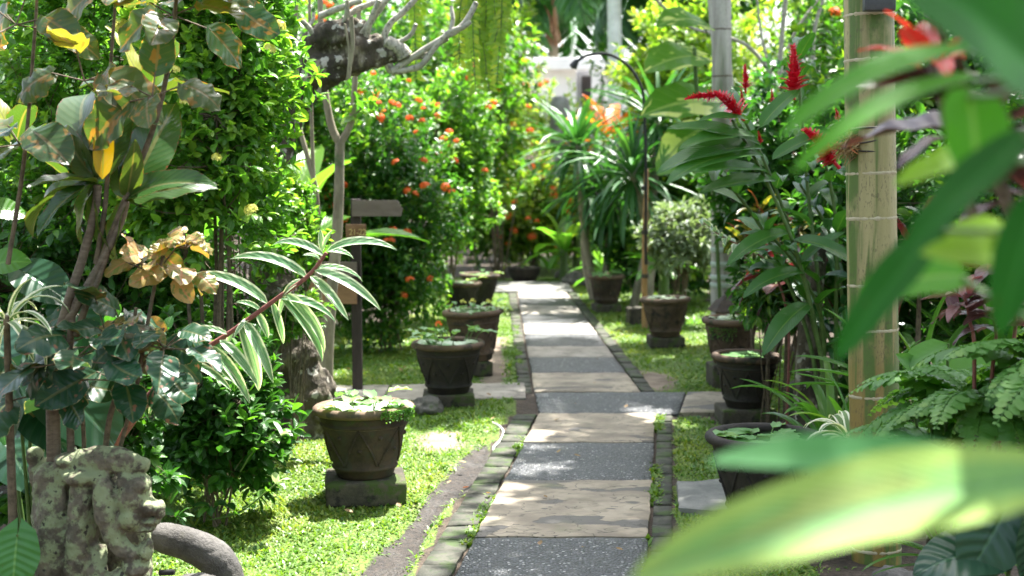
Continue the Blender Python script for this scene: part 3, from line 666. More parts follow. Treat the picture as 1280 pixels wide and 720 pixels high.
# ------------------------------------------------------------------ planters
def pot_profile(rt, rb, h):
    f = lambda t: rb + (rt * .93 - rb) * t ** .92
    pr = [(0.02, 0), (rb * .96, 0), (rb, .006)]
    for t in (.03, .1): pr.append((f(t), t * h))
    pr += [(f(.12) + .008, .125 * h), (f(.14) + .011, .145 * h), (f(.16) + .007, .165 * h), (f(.175), .18 * h)]
    for t in (.3, .42, .55, .68): pr.append((f(t), t * h))
    pr += [(f(.72), .72 * h), (f(.735) + .008, .735 * h), (f(.75) + .009, .755 * h), (f(.77), .775 * h), (f(.8) + .002, .8 * h), (f(.86) + .004, .865 * h)]
    return pr, f
def make_pot(name, label, loc, rt=.255, rb=.135, h=.365, mat='potclay', rimmat='rim', rz=0.0, relief=True, fill='water', level=.9):
    t = thing(name, label, 'plant pot', loc, 'big clay water-plant pots', rz)
    pr, f = pot_profile(rt, rb, h)
    t.rotation_euler = (rng.normal() * .012, rng.normal() * .012, rz)
    rimb = .872 * h
    mb = MB(); lathe(mb, pr + [(f(.872) + .002, rimb), (rt * .86, rimb + .002), (rt * .84, .7 * h), (rt * .6, .35 * h)], sides=56)
    mb.build('body', M[mat], t)
    r = []
    for a in np.linspace(-.5 * np.pi, 1.35 * np.pi, 12):   # rolled lip
        r.append((rt - .022 + .026 * math.cos(a), h - .024 + .024 * math.sin(a)))
    mb = MB(); lathe(mb, [(rt - .03, rimb + .001)] + r + [(rt - .05, h - .06), (rt * .845, .72 * h)], sides=64)
    mb.build('rim', M[rimmat], t)
    if relief:
        mb = MB(); ns = 6
        for k in range(ns):
            a0 = 2 * np.pi * k / ns + .3; a1 = a0 + np.pi / ns
            for s in (-1, 1):
                for q in range(22):
                    u = q / 21; tt = .72 - .5 * u; a = a0 + s * (a1 - a0) * u * .92
                    rr = f(tt) + .003
                    c = np.array([rr * math.cos(a), rr * math.sin(a), tt * h]); e = .0095 if q % 2 else .007
                    tube(mb, [c - [0, 0, e], c, c + [0, 0, e]], [.003, .007, .003], 5)
        mb.build('rope_relief', M[mat], t)
        for k in range(ns * 2):
            mb = MB(); a = 2 * np.pi * k / (ns * 2) + .3 + np.pi / ns / 2 * 0
            tt = .42 if k % 2 == 0 else .6; rr = f(tt)
            c = np.array([rr * math.cos(a), rr * math.sin(a), tt * h]); o = np.array([math.cos(a), math.sin(a), 0])
            tube(mb, [c - o * .004, c + o * .006, c + o * .011], [.013, .011, .004], 8); mb.build('stud', M[mat], t)
    mb = MB(); lathe(mb, [(rt * .87, level * h), (rt * .5, level * h), (.002, level * h)], sides=40)
    mb.build('water' if fill == 'water' else 'soil', M['water'] if fill == 'water' else M['rock'], t)
    return t
def stone_block(label, loc, size, rz=0.0, mat='block'):
    mb = MB(); box(mb, (0, 0, size[2] / 2), size, 0, .012, .006, 9)
    o = mb.build('stone_block', M[mat], loc=loc); o.rotation_euler = (0, 0, rz)
    return tag(o, label, 'stone block', 'stone blocks carrying the pots')

PADS = [proto(6, 3, .34, .34, .5, -.06, .12, notch=.22), proto(6, 3, .34, .34, .48, .1, .3, wave=.08, notch=.2)]
OVAL = [proto(6, 2, .5, .7, .3, .25, .7, wave=.1), proto(6, 2, .5, .75, .27, .3, .4, wave=.15)]
def pond_plants(name, label, loc, r, npad, nleaf, mat='lily', hi=.1, size=.12, flower=None, pale=0):
    t = thing(name, label, 'water plant', loc, 'water plants growing in the pots')
    o = np.asarray(loc, float)
    mb = MB(o)
    a = rng.uniform(0, 2 * np.pi, npad); q = r * np.sqrt(rng.random(npad)) * .86
    p = o + np.stack([q * np.cos(a), q * np.sin(a), rng.uniform(.006, .03, npad)], -1)
    b = rng.uniform(0, 2 * np.pi, npad); d = np.stack([np.cos(b), np.sin(b), rng.uniform(-.05, .2, npad)], -1)
    leaves(mb, PADS, p - d * size * .5, d, np.array([0, 0, 1.]), size * rng.uniform(.7, 1.25, npad))
    mb.build('lily_pads', M[mat], t)
    if pale:
        a = rng.uniform(0, 2 * np.pi, pale); q = r * .9 * np.sqrt(rng.uniform(.2, 1, pale))
        p = o + np.stack([q * np.cos(a), q * np.sin(a), np.full(pale, .035)], -1); b = rng.uniform(0, 2 * np.pi, pale)
        d = np.stack([np.cos(b), np.sin(b), np.full(pale, .25)], -1)
        for i in range(pale): mb = MB(o); leaves(mb, PADS, p[i] - d[i] * size * .5, d[i], np.array([0, 0, 1.]), size * rng.uniform(.8, 1.2)); mb.build('pale_pad', M['lilypale'], t)
    if nleaf:
        mb = MB(o)
        for k in range(nleaf):
            ms = MB(o)
            a = rng.uniform(0, 2 * np.pi); q = r * .8 * math.sqrt(rng.random()); b = o + [q * math.cos(a), q * math.sin(a), 0]
            a2 = a + rng.normal() * .6; hh = hi * rng.uniform(.3, 1.0); ou = np.array([math.cos(a2), math.sin(a2), 0])
            e = b + ou * hh * .6 + [0, 0, hh]
            tube(ms, curve([b, (b + e) / 2 + [0, 0, hh * .15], e], 5), .003, 4); ms.build('stem', M['gtwig'], t)
            leaves(mb, OVAL, e, ou + [0, 0, rng.uniform(-.1, .5)], np.array([0, 0, 1.]) - ou * .2, size * rng.uniform(.7, 1.3))
        mb.build('leaves', M[mat], t)
    if flower:
        mb = MB(o)
        for k in range(flower[1]):
            a = rng.uniform(0, 2 * np.pi); c = o + [r * .5 * math.cos(a), r * .5 * math.sin(a), hi * 1.0]
            dd = rdir(18, -.1); leaves(mb, [proto(2, 1, .5, .5, .35, .2, .4)], c + dd * .012, dd, rdir(18), .022)
        mb.build('flower', M[flower[0]], t)
    return t

POTS = [  # px centre, py of block front foot, kind ...
 dict(px=457, py=630, Y=7.28, mat='potclay', lab='weathered clay pot nearest the camera left of the path, mossy lip, V-shaped rope relief', rt=.262, h=.375, blk=(.41, .38, .125), blab='mossy square stone block under the nearest left pot', rz=.2),
 dict(px=561, py=509, Y=10.1, mat='potblack', lab='dark mossy clay pot second from the camera in the left row', rt=.262, h=.37, blk=(.36, .34, .1), blab='low dark stone block in the grass under the second left pot', rz=.8),
 dict(px=594, py=475, Y=11.6, mat='potbrown', lab='brown clay pot third in the left row with white flowers over its rim', rt=.25, h=.42, blk=(.22, .3, .12), blab='narrow stone block under the third left pot', rz=.1),
 dict(px=579, py=402, Y=15.4, mat='potblack', lab='dark clay pot half hidden behind the orange-flowered bush', rt=.2, h=.34, blk=(.3, .3, .1), blab='dark block under the pot half hidden by the orange-flowered bush', rz=.5),
 dict(px=599, py=397, Y=16.3, mat='potblack', lab='dark clay pot with level rim at the far end of the left row', rt=.235, h=.36, blk=(.32, .3, .1), blab='dark block under the farthest pot of the left row', rz=.9),
 dict(px=758, py=392, Y=16.4, mat='potclay', lab='squat mossy clay pot farthest away right of the path', rt=.215, h=.34, blk=(.3, .3, .1), blab='small stone block under the farthest right pot', rz=.4),
 dict(px=832, py=435, Y=13.35, mat='potbrown', lab='warm brown studded clay pot on a low square foot beside the bamboo stake', rt=.238, h=.37, blk=(.33, .3, .1), blab='clean cut brown stone foot under the studded pot by the bamboo stake', rz=.55),
 dict(px=912, py=490, Y=10.9, mat='potbrown', lab='brown clay pot with green weed on its side in front of the small roofed lantern', rt=.225, h=.36, blk=(.32, .3, .19), blab='tall mossy block under the pot in front of the roofed lantern', rz=.3),
 dict(px=931, py=527, Y=9.45, mat='potblack', lab='near black clay pot with a wide lip behind the nearest right pot', rt=.23, h=.36, blk=(.36, .34, .11), blab='dark flat block under the near black right pot', rz=.15),
 dict(px=954, py=660, Y=6.5, mat='potblack', lab='large black pot nearest the camera right of the path, full of water and lily pads', rt=.272, h=.4, blk=(.36, .36, .1), blab='dark block under the large water pot nearest on the right', rz=.6),
]
pot_top = []
for i, p in enumerate(POTS):
    g = G(p['px'], p['py']); x = (p['px'] - 640) / F * p['Y'] * 1.0
    x = P(p['px'], p['py'], p['Y'])[0]
    bs = p['blk']; bl = (x, p['Y'], -.006)
    stone_block(p['blab'], bl, bs, [.12, .05, .3, .2, .1, .15, .05, .06, .03, .1][i], 'block')
    loc = (x, p['Y'], bs[2] - .007)
    make_pot('clay_pot', p['lab'], loc, p['rt'], p['rt'] * .55, p['h'], p['mat'], 'rim' if p['mat'] != 'potblack' else ('potblack' if i == 9 else 'potbrown'), p['rz'])
    pot_top.append((np.array([x, p['Y'], loc[2] + p['h'] * .9]), p['rt'] * .84))
PP = [
 ('broad pale green water plants with oval leaves in the nearest left pot', 30, 12, 'lily', .1, .13, None, 10),
 ('upright green water plants with an orange flower in the second left pot', 22, 20, 'lily', .14, .12, ('petal_o', 1), 5),
 ('white and yellow flowering water plants in the third left pot', 30, 14, 'lily', .09, .1, ('petal_y', 3), 14),
 ('low green water plants in the pot half hidden by the bush', 18, 8, 'lily', .1, .1, None, 4),
 ('low water plants in the farthest left pot', 18, 4, 'lily', .05, .1, None, 0),
 ('bushy yellow green water plants in the farthest right pot', 24, 20, 'lily', .09, .1, None, 0),
 ('flat floating pads in the studded brown pot', 26, 2, 'lilypale', .1, .07, None, 8),
 ('pale duckweed pads in the pot before the roofed lantern', 44, 0, 'lilypale', .04, .07, None, 10),
 ('small flat green pads in the near black right pot', 40, 3, 'lily', .05, .08, None, 0),
 ('lily pads floating in the large water pot nearest on the right', 26, 2, 'lily', .04, .11, None, 0),
]
for (c, r), q in zip(pot_top, PP): pond_plants('water_plant', q[0], tuple(c + [0, 0, .002]), r, q[1], q[2], q[3], q[4], q[5], q[6], q[7])
# moss / weed hanging over the nearest left pot's lip and on the lantern pot's side
def rim_moss(label, c, r, a0, a1, zdrop, n):
    mb = MB(c); a = rng.uniform(a0, a1, n); z = -rng.random(n) ** 2 * zdrop
    p = c + np.stack([(r + .004) * np.cos(a), (r + .004) * np.sin(a), z], -1)
    d = np.stack([np.cos(a), np.sin(a), rng.uniform(-.8, .5, n)], -1) + rng.normal(size=(n, 3)) * .4
    leaves(mb, [proto(2, 1, .5, .5, .35, .2, .5)], p, d, rdir(n), rng.uniform(.008, .02, n))
    return tag(mb.build('moss_patch', M['fern']), label, 'moss', 'moss and weeds growing on pots')
c, r = pot_top[0]; rim_moss('green moss tuft hanging over the nearest left pot lip', c + [0, 0, .035], .262, -1.15, -.3, .05, 420)
c, r = pot_top[7]; rim_moss('leafy weed on the side of the pot before the lantern', c + [0, 0, -.03], .205, -2.6, -1.5, .09, 260)

# bowl at the path's end
b = P(656, 366, 19.6)
t = thing('clay_bowl', 'wide low dark bowl at the far end of the path', 'plant pot', (b[0], 20.4, .0), 'big clay water-plant pots')
mb = MB(); lathe(mb, [(.02, 0), (.15, 0), (.21, .1), (.235, .19), (.245, .2), (.24, .215), (.21, .21), (.18, .12)], sides=40, rnd=.5); mb.build('body', M['potblack'], t)
mb = MB(); lathe(mb, [(.2, .17), (.1, .17), (.002, .17)], sides=30); mb.build('soil', M['rock'], t)
stone_block('small dark cube block in the grass behind the studded brown pot', (P(797, 400, 15)[0], 15.0, -.006), (.22, .22, .2), .1)

# ------------------------------------------------------------------ sign post
Y = 10.7; g = G(447, 490); gx = P(447, 490, Y)[0]
t = thing('sign_post', 'dark wooden signpost with arrow boards and a small number plate behind the nearest left pot', 'signpost', (gx, Y, 0))
o = np.array([gx, Y, 0])
mb = MB(o); box(mb, o + [0, 0, .72], (.075, .06, 1.48), 0, .006, .002, 8); mb.build('post', M['darkwood'], t, smooth=False)
def arrow(px0, px1, py0, py1, flip, dy, name, mat):
    a, b = P(px0, (py0 + py1) / 2, Y), P(px1, (py0 + py1) / 2, Y); zt, zb = P(px0, py0, Y)[2], P(px0, py1, Y)[2]
    h = zt - zb; zc = (zt + zb) / 2; tip = h * .42; s = 1 if not flip else -1
    x0, x1 = (a[0], b[0]) if not flip else (b[0], a[0])
    # five-sided board with a pointed end whose corner is cut
    pts = [(x0, zb), (x1 - s * tip * .25, zb), (x1, zb + h * .42), (x1 - s * tip * .75, zt), (x0, zt)] if name == 'arrow_board' else []
    v = [(x, Y + dy + d, z) for d in (-.012, .012) for x, z in pts]; n = len(pts)
    mb = MB(o); mb.add(v, [[0, 1, 2], [0, 2, 3], [0, 3, 4], [5, 7, 6], [5, 8, 7], [5, 9, 8]])
    mb.add(v, [[i, i + n, (i + 1) % n + n, (i + 1) % n] for i in range(n)]); ob = mb.build(name, M[mat], t, smooth=False)
    return ob
arrow(441, 504, 250, 270, False, -.045, 'arrow_board', 'signwood')
arrow(383, 447, 349, 379, True, -.045, 'arrow_board', 'plate')['label'] = 'brown arrow board pointing left, lower on the post'
arrow(399, 447, 327, 345, True, -.046, 'arrow_board', 'signwood')
pc = P(446, 290, Y)
mb = MB(o); box(mb, pc + [0, -.05, 0], (.155, .022, .125), 0, .01, .004, 6); pl = mb.build('number_plate', M['plate'], t)
fc = bpy.data.curves.new('number', 'FONT'); fc.body = '21-22'; fc.size = .066; fc.extrude = .003; fc.align_x = 'CENTER'; fc.align_y = 'CENTER'; fc.space_character = .85
ft = bpy.data.objects.new('number_curve', fc); COL.objects.link(ft); fc.materials.append(M['gold'])
nm = bpy.data.meshes.new_from_object(ft.evaluated_get(bpy.context.evaluated_depsgraph_get())); bpy.data.objects.remove(ft)
fo = bpy.data.objects.new('number', nm); COL.objects.link(fo); fo.parent = pl
fo.location = tuple(pc - o + [.012, -.066, .0]); fo.rotation_euler = (R(90), 0, 0)

# ------------------------------------------------------------------ roofed lantern behind the right pots
c = P(910, 400, 11.9); lx, ly = c[0], 11.9
t = thing('stone_lantern', 'small stone lantern with a tiered pointed roof behind the right row of pots', 'lantern', (lx, ly, 0))
o = np.array([lx, ly, 0]); zt = P(910, 364, ly)[2]
mb = MB(o); box(mb, o + [0, 0, (zt - .2) / 2 - .1], (.2, .2, zt - .38), 0, .012, .005, 6); mb.build('pedestal', M['lantern'], t)
mb = MB(o); box(mb, o + [0, 0, zt - .225], (.18, .18, .13), 0, .006, .003, 5); ch = mb.build('chamber', M['lanternbody'], t)
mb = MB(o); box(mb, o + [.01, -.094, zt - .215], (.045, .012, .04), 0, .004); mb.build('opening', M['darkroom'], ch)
mb = MB(o)
def pyr(z0, z1, r0, r1, n=4):
    lathe(mb, [(.002, z0), (r0, z0), (r0, z0 + .012), (r1, z1), (.001, z1)], o, sides=n)
V0 = MB(o)
for (z0, z1, r0, r1) in ((zt - .17, zt - .075, .2, .115), (zt - .13, zt - .05, .15, .07), (zt - .075, zt - .02, .085, .03)): pyr(z0, z1, r0, r1)
lathe(mb, [(.03, zt - .03), (.038, zt - .01), (.02, zt + .012), (.002, zt + .022)], o, sides=10)
rf = mb.build('roof', M['lantern'], t, smooth=False); rf.rotation_euler = (0, 0, R(45 + 6))

# ------------------------------------------------------------------ arched hook with bamboo stake
Y = 14.6
base = P(806, 402, Y); o = np.array([base[0], Y, 0])
t = thing('arched_pole', 'thin black arched pole tied to a bamboo stake rising behind the studded brown pot', 'pole', tuple(o))
mb = MB(o); tube(mb, curve([o, P(806, 300, Y), P(808, 212, Y)], 14), [.032, .028, .024], 8, wob=.03); mb.build('bamboo_stake', M['cane_stake'], t)
mb = MB(o); tube(mb, curve([P(807, 330, Y) - [0, .03, 0], P(807, 215, Y) - [0, .03, 0], P(805, 130, Y), P(800, 105, Y), P(785, 82, Y), P(760, 68, Y), P(735, 69, Y), P(722, 76, Y)], 40), .016, 7); mb.build('arched_rod', M['steel'], t)
mb = MB(o); tube(mb, [P(722, 75, Y), P(719, 79, Y), P(716, 84, Y)], [.02, .035, .045], 10); mb.build('lamp_head', M['steel'], t)
for py in (345, 290, 235): mb = MB(o); tube(mb, [P(806, py, Y) - [0, 0, .02], P(806, py, Y) + [0, 0, .02]], .036, 8); mb.build('tie', M['wire'], t)

# ------------------------------------------------------------------ statue, boulder, pipe, hose, stones
def remesh(parts, name, mat, org, voxel=.012, smooth=6, disp=.006, fr=22, parent=None):
    mb = MB(org)
    for p in parts: p(mb)
    ob = mb.build(name, None, loc=tuple(org)); 
    m = ob.modifiers.new('r', 'REMESH'); m.mode = 'VOXEL'; m.voxel_size = voxel
    s = ob.modifiers.new('s', 'SMOOTH'); s.factor = .5; s.iterations = smooth
    dg = bpy.context.evaluated_depsgraph_get(); me = bpy.data.meshes.new_from_object(ob.evaluated_get(dg))
    ob.modifiers.clear(); ob.data = me; me.materials.clear(); me.materials.append(mat)
    n = len(me.vertices); co = np.zeros(n * 3); me.vertices.foreach_get('co', co); co = co.reshape(-1, 3)
    nr = np.zeros(n * 3); me.vertices.foreach_get('normal', nr); nr = nr.reshape(-1, 3)
    off = rng.uniform(0, 50, 3)
    d = np.array([mnoise.noise(Vector(p * fr + off)) + .6 * mnoise.noise(Vector(p * fr * 2.6 + off)) + .8 * min(0, mnoise.noise(Vector(p * fr * .6 + off)) + .15) for p in co])
    co += nr * (d * disp)[:, None]; me.vertices.foreach_set('co', co.ravel().astype(np.float32))
    me.polygons.foreach_set('use_smooth', np.full(len(me.polygons), True)); me.update()
    if parent: ob.parent = parent; ob.location = (0, 0, 0)
    return ob
Ys = 5.0; S = Ys / F
def E(px, py, rx, ry, dy=0.0, rdep=None, rz=0.0):
    """ellipsoid lump at a photo position: radii in photo pixels"""
    c = P(px, py, Ys + dy)
    return lambda mb: blob(mb, c, (rx * S, (rdep if rdep else rx) * S, ry * S), rz, .06, 2.0, 16)
def Tb(pts, rad, dy=0.0, sides=14):
    pp = [P(x, y, Ys + (d if d is not None else 0) + dy) for x, y, d in pts]
    return lambda mb: tube(mb, curve(pp, 16), [r * S for r in rad], sides)
so = np.array([P(118, 790, Ys)[0], Ys, 0.0])
parts = [
 lambda mb: box(mb, (P(72, 700, Ys)[0], Ys + .06, .30), (.17, .26, .76), .1, .05, .014, 8, taper=.95),
 lambda mb: box(mb, (P(125, 720, Ys)[0], Ys + .12, .25), (.3, .2, .66), .1, .05, .012, 8), E(125, 640, 45, 60, .06, 34),
 Tb([(66, 596, .0), (92, 582, -.04), (122, 575, -.06), (155, 577, -.09), (184, 584, -.1)], [14, 17, 18, 17, 9]), E(143, 568, 16, 10, -.03, 22), E(110, 592, 34, 14, -.03, 40), E(88, 575, 20, 9, -.03, 24),
 E(44, 570, 11, 13, .04, 14), E(48, 592, 12, 20, .04, 16),
 Tb([(104, 586, -.06), (101, 620, -.09), (97, 670, -.1), (95, 780, -.1)], [11, 14, 15, 16]),
 Tb([(72, 598, -.02), (66, 630, -.05), (64, 690, -.07), (64, 780, -.07)], [15, 19, 19, 20]),
 Tb([(122, 590, -.08), (129, 604, -.11), (132, 632, -.13), (137, 658, -.13), (150, 682, -.13), (168, 696, -.13)], [9, 13, 15.5, 14, 12, 11]),
 E(168, 620, 20, 34, -.08, 34), E(165, 645, 17, 18, -.1, 28), E(176, 604, 13, 13, -.1, 22), E(160, 600, 12, 14, -.09, 24),
 E(186, 633, 15, 11, -.1, 20), E(197, 634, 9, 9, -.11, 15), E(187, 651, 15, 5, -.1, 16), E(182, 660, 14, 5, -.1, 16), E(200, 643, 5, 5, -.11, 9),
 E(170, 707, 18, 13, -.11, 22), E(182, 690, 9, 13, -.12, 16), E(186, 678, 6, 7, -.12, 10), E(158, 726, 24, 18, -.1, 24),
 Tb([(123, 680, -.07), (122, 720, -.1), (124, 790, -.1)], [10, 14, 15]), E(150, 748, 18, 40, -.08, 22), E(113, 650, 9, 60, -.06, 16), E(118, 610, 10, 30, -.05, 16), E(81, 660, 8, 80, -.05, 16), E(150, 640, 8, 40, -.07, 16),
]
st = remesh(parts, 'stone_statue', M['statue'], so, .0065, 2, .006, 26)
tag(st, 'weathered mossy stone carving of a drooping-eared beast head at the bottom left', 'statue')
Yb = 5.35
parts = [lambda mb: tube(mb, curve([P(172, 668, Yb), P(205, 672, Yb), P(245, 684, Yb), P(272, 702, Yb), P(286, 735, Yb), P(290, 775, Yb)], 20), np.array([10, 20, 22, 24, 23, 22]) * Yb / F, 18)]
bo = np.array([P(240, 720, Yb)[0], Yb, 0])
tag(remesh(parts, 'carved_boulder', M['boulder'], bo, .009, 4, .0025, 60), 'smooth dark grey rounded stone arching behind the mossy statue', 'boulder')
Yq = 5.0
qo = P(243, 735, Yq)
mb = MB(qo); blob(mb, qo, (.105, .08, .05), .2, .1, 3); tag(mb.build('small_boulder', M['boulder']), 'small grey stone at the foot of the dark arching stone', 'stone')
mb = MB(P(205, 716, Yq)); tube(mb, [P(199, 716, Yq), P(218, 715, Yq)], .011, 12); tag(mb.build('black_pipe', M['steel']), 'short black pipe end beside the statue', 'pipe')
hs = [G(614, 530), G(624, 535), G(629, 542), G(626, 552), G(617, 562), G(619, 570)]
mb = MB(hs[0]); tube(mb, curve([h + [0, 0, .012] for h in hs], 30), .0085, 8); tag(mb.build('garden_hose', M['hose']), 'short grey hose end lying curled in the mud beside the path', 'hose')
for k, (px, py, Yv, s, lb) in enumerate([(722, 368, 19.9, (.22, .18, .12), 'dark rock beside the far end of the path'), (706, 362, 21, (.16, .14, .1), 'small pale rock behind the dark rock at the path end'),
        (1122, 712, 5.6, (.13, .11, .07), 'grey stone at the foot of the bamboo trunk'), (1148, 716, 5.5, (.1, .09, .06), 'smaller dark stone right of the bamboo foot'),
        (1000, 515, 9.6, (.11, .1, .17), 'upright dark rock under the strap leaves behind the water pot'), (396, 472, 10.3, (.12, .1, .06), 'flat dark rock beside the old trunk base'),
        (536, 497, 9.75, (.12, .1, .08), 'pale chipped stone leaning on the second left pot block')]):
    c = P(px, py, Yv); c[2] = s[2] * .5
    mb = MB(c); blob(mb, c, s, k * .7, .3, 1.6); tag(mb.build('rock', M['rock']), lb, 'rock')
# fallen leaves
for k in range(44):
    if k < 14: px, py = rng.uniform(420, 600), rng.uniform(440, 470)
    elif k < 30: px, py = rng.uniform(330, 620), rng.uniform(500, 700)
    else: px, py = rng.uniform(600, 860), rng.uniform(400, 700)
    g = G(px, py); mb = MB(g + [0, 0, .035]); a = rng.uniform(0, 6.28)
    leaves(mb, [proto(4, 1, .5, .7, .28, .4, -.5, twist=.4)], g + [0, 0, .035], (math.cos(a), math.sin(a), .05), (0, 0, 1), rng.uniform(.025, .05))
    tag(mb.build('fallen_leaf', M['dry']), 'small brown fallen leaf lying on the turf or path', 'leaf', 'fallen leaves scattered on the ground')
# ------------------------------------------------------------------ plant builders
OV = [proto(3, 1, .6, .75, .23, .35, .5), proto(3, 1, .6, .8, .21, .25, .9), proto(3, 1, .6, .7, .25, .45, .2)]
OVN = [proto(5, 2, .6, .75, .23, .3, .6, wave=.1, wf=1.5), proto(5, 2, .6, .8, .21, .2, 1.0, wave=.12, wf=2), proto(5, 2, .6, .7, .25, .4, .3, wave=.1, wf=1.2)]
OVF = [proto(2, 1, .6, .75, .24, .35, .6), proto(2, 1, .6, .8, .21, .3, .9)]
LAN = [proto(5, 1, .55, .8, .12, .4, .9), proto(5, 1, .55, .8, .11, .3, 1.4), proto(5, 1, .55, .8, .13, .5, .4)]
FL = {}
def flower_mesh(key, mat, n=26, r=.045, pl=.022):
    if key in FL: return FL[key]
    mb = MB(); d = rdir(n, -.15)
    for i in range(n):
        c = d[i] * r * np.array([1, 1, .75]); s = vn(np.cross(d[i], [.3, .2, .9])); t2 = np.cross(d[i], s)
        tube(mb, [d[i] * r * .2, c], .0016, 3)
        for k in range(4):
            a = k * np.pi / 2 + rng.random() * .4; dd = s * math.cos(a) + t2 * math.sin(a) + d[i] * .25
            leaves(mb, [proto(2, 1, .5, .5, .38, .15, .3)], c, dd, d[i], pl * rng.uniform(.85, 1.15))
    FL[key] = mb.mesh('flower_cluster', M[mat]); return FL[key]
def add_flowers(root, pts, mesh, s0=.8, s1=1.2):
    o = np.array(root.location)
    for p in pts:
        f = bpy.data.objects.new('flower_cluster', mesh); COL.objects.link(f); f.parent = root
        f.location = tuple(np.asarray(p) - o); f.rotation_euler = (rng.normal() * .4, rng.normal() * .4, rng.uniform(0, 6.28)); s = rng.uniform(s0, s1); f.scale = (s, s, s)
def shrub(name, label, cat, x, y, z0, z1, rx, ry, ntw, leaf, mat, protos=OV, seed=1, pairs=3, tw=.28, flowers=None, sr=.012, nst=7, stem='twig', group=None, inner=.35, zmin=-.75, lumpa=.25, droopd=0.0, upb=.35, blooms=None):
    t = thing(name, label, cat, (x, y, 0), group)
    ml, ms = MB((x, y, 0)), MB((x, y, 0))
    tip, D = crown(ml, protos, (x, y, (z0 + z1) / 2), (rx, ry, (z1 - z0) / 2), ntw, leaf, pairs, tw, inner, seed, mbs=ms, root=(x, y, 0), sr=sr, nst=nst, zmin=zmin, lumpa=lumpa, droopd=droopd, upb=upb)
    ml.build('foliage', M[mat], t); ms.build('stems', M[stem], t)
    if flowers:
        mesh, n, s0, s1 = flowers
        sc = (tip - [x, y, (z0 + z1) / 2]) / [rx, ry, (z1 - z0) / 2]; q = np.linalg.norm(sc, axis=1) - sc[:, 1] * .6 + sc[:, 2] * .15 + rng.random(len(tip)) * .5
        ix = np.argsort(-q)[:n * 2]; ix = rng.permutation(ix)[:n]
        add_flowers(t, tip[ix] + D[ix] * .03 + [0, -.03, .02], mesh, s0, s1)
    return t, tip
def rosette(mb, c, n, L, protos, el0=1.45, el1=-.2, tilt=(0, 0, 1), az0=0, age0=.9, age1=.1, jit=.15, ar=2.399, off=.02):
    k = np.arange(n); u = k / max(n - 1, 1); az = az0 + k * ar + rng.normal(size=n) * jit; el = el0 + (el1 - el0) * u ** .8 + rng.normal(size=n) * jit
    T = vn(tilt); A = vn(np.cross(T, [.2, 1, .1])); B = np.cross(T, A)
    rad = np.cos(az)[:, None] * A + np.sin(az)[:, None] * B
    d = rad * np.cos(el)[:, None] + T * np.sin(el)[:, None]
    up = T * np.cos(el)[:, None] - rad * np.sin(el)[:, None] + rng.normal(size=(n, 3)) * .12
    pos = np.asarray(c) + rad * off - T * (.12 * L * u)[:, None]
    leaves(mb, protos, pos, d, up, L * (.6 + .4 * np.sin(np.pi * np.clip(u * .8 + .15, 0, 1))) * rng.uniform(.88, 1.1, n), age0 + (age1 - age0) * u)
def stem_leaves(mb, pts, n, L, protos, t0=.15, ang=.9, upv=(0, 0, 1), side=None, tip=True, two_rank=True, lift=.2, shrink=.25):
    pts = np.asarray(pts); cv = curve(pts, 80); T = vn(np.gradient(cv, axis=0))
    for k in range(n):
        t = t0 + (1 - t0) * k / max(n - 1, 1); i = min(int(t * 79), 79)
        tan = T[i]; sv = vn(np.cross(tan, upv)) if side is None else vn(np.asarray(side) - tan * np.dot(side, tan))
        uu = vn(np.cross(sv, tan))
        if two_rank: s = 1 if k % 2 else -1; r = sv * s + uu * lift
        else: a = k * 2.399; r = sv * math.cos(a) + uu * math.sin(a)
        r = vn(r + rng.normal(size=3) * .12)
        d = vn(tan * math.cos(ang) + r * math.sin(ang)); 
        up = vn(np.asarray(upv) * .8 + tan * .5 - d * .2 + rng.normal(size=3) * .15)
        leaves(mb, protos, cv[i], d, up, L * (1 - shrink * abs(t - .55) * 2) * rng.uniform(.85, 1.1), np.clip((t - .5) * 2, 0, 1) * rng.uniform(.6, 1))

# ------------------------------------------------------------------ palms
def frond_mesh(L, nl, lw, droop, el, mat, llen=.32, seed=0):
    mb = MB(); n = 24; t = np.linspace(0, 1, n); th = el - droop * t ** 1.3
    y = np.concatenate([[0], np.cumsum(np.cos(th[1:]))]) / n * L; z = np.concatenate([[0], np.cumsum(np.sin(th[1:]))]) / n * L
    cv = np.stack([np.zeros(n), y, z], -1); tube(mb, cv, np.linspace(.016, .004, n) * L, 4)
    pr = [proto(4, 1, .3, .5, lw / llen * .5, .45, .7), proto(4, 1, .3, .5, lw / llen * .5, .45, 1.1)]
    k = np.arange(nl); u = .14 + .86 * k / (nl - 1); idx = np.clip(u * (n - 1), 0, n - 1.001); i0 = idx.astype(int); fr = (idx - i0)[:, None]
    pos = cv[i0] * (1 - fr) + cv[i0 + 1] * fr; T = vn(np.gradient(cv, axis=0))[i0]
    ll = L * llen * np.sin(np.pi * np.clip(u * .82 + .14, 0, 1)) ** .7
    for s in (-1, 1):
        d = T * .55 + np.array([s, 0, 0]) * .85 + np.array([0, 0, -.12]) + rng.normal(size=(nl, 3)) * .08
        up = np.cross(np.array([1., 0, 0]), T) * 1.0 + np.array([s * .35, 0, 0])
        leaves(mb, pr, pos, d, up, ll * rng.uniform(.9, 1.1, nl), u * .5)
    return mb.mesh('frond', M[mat])
FR = {}
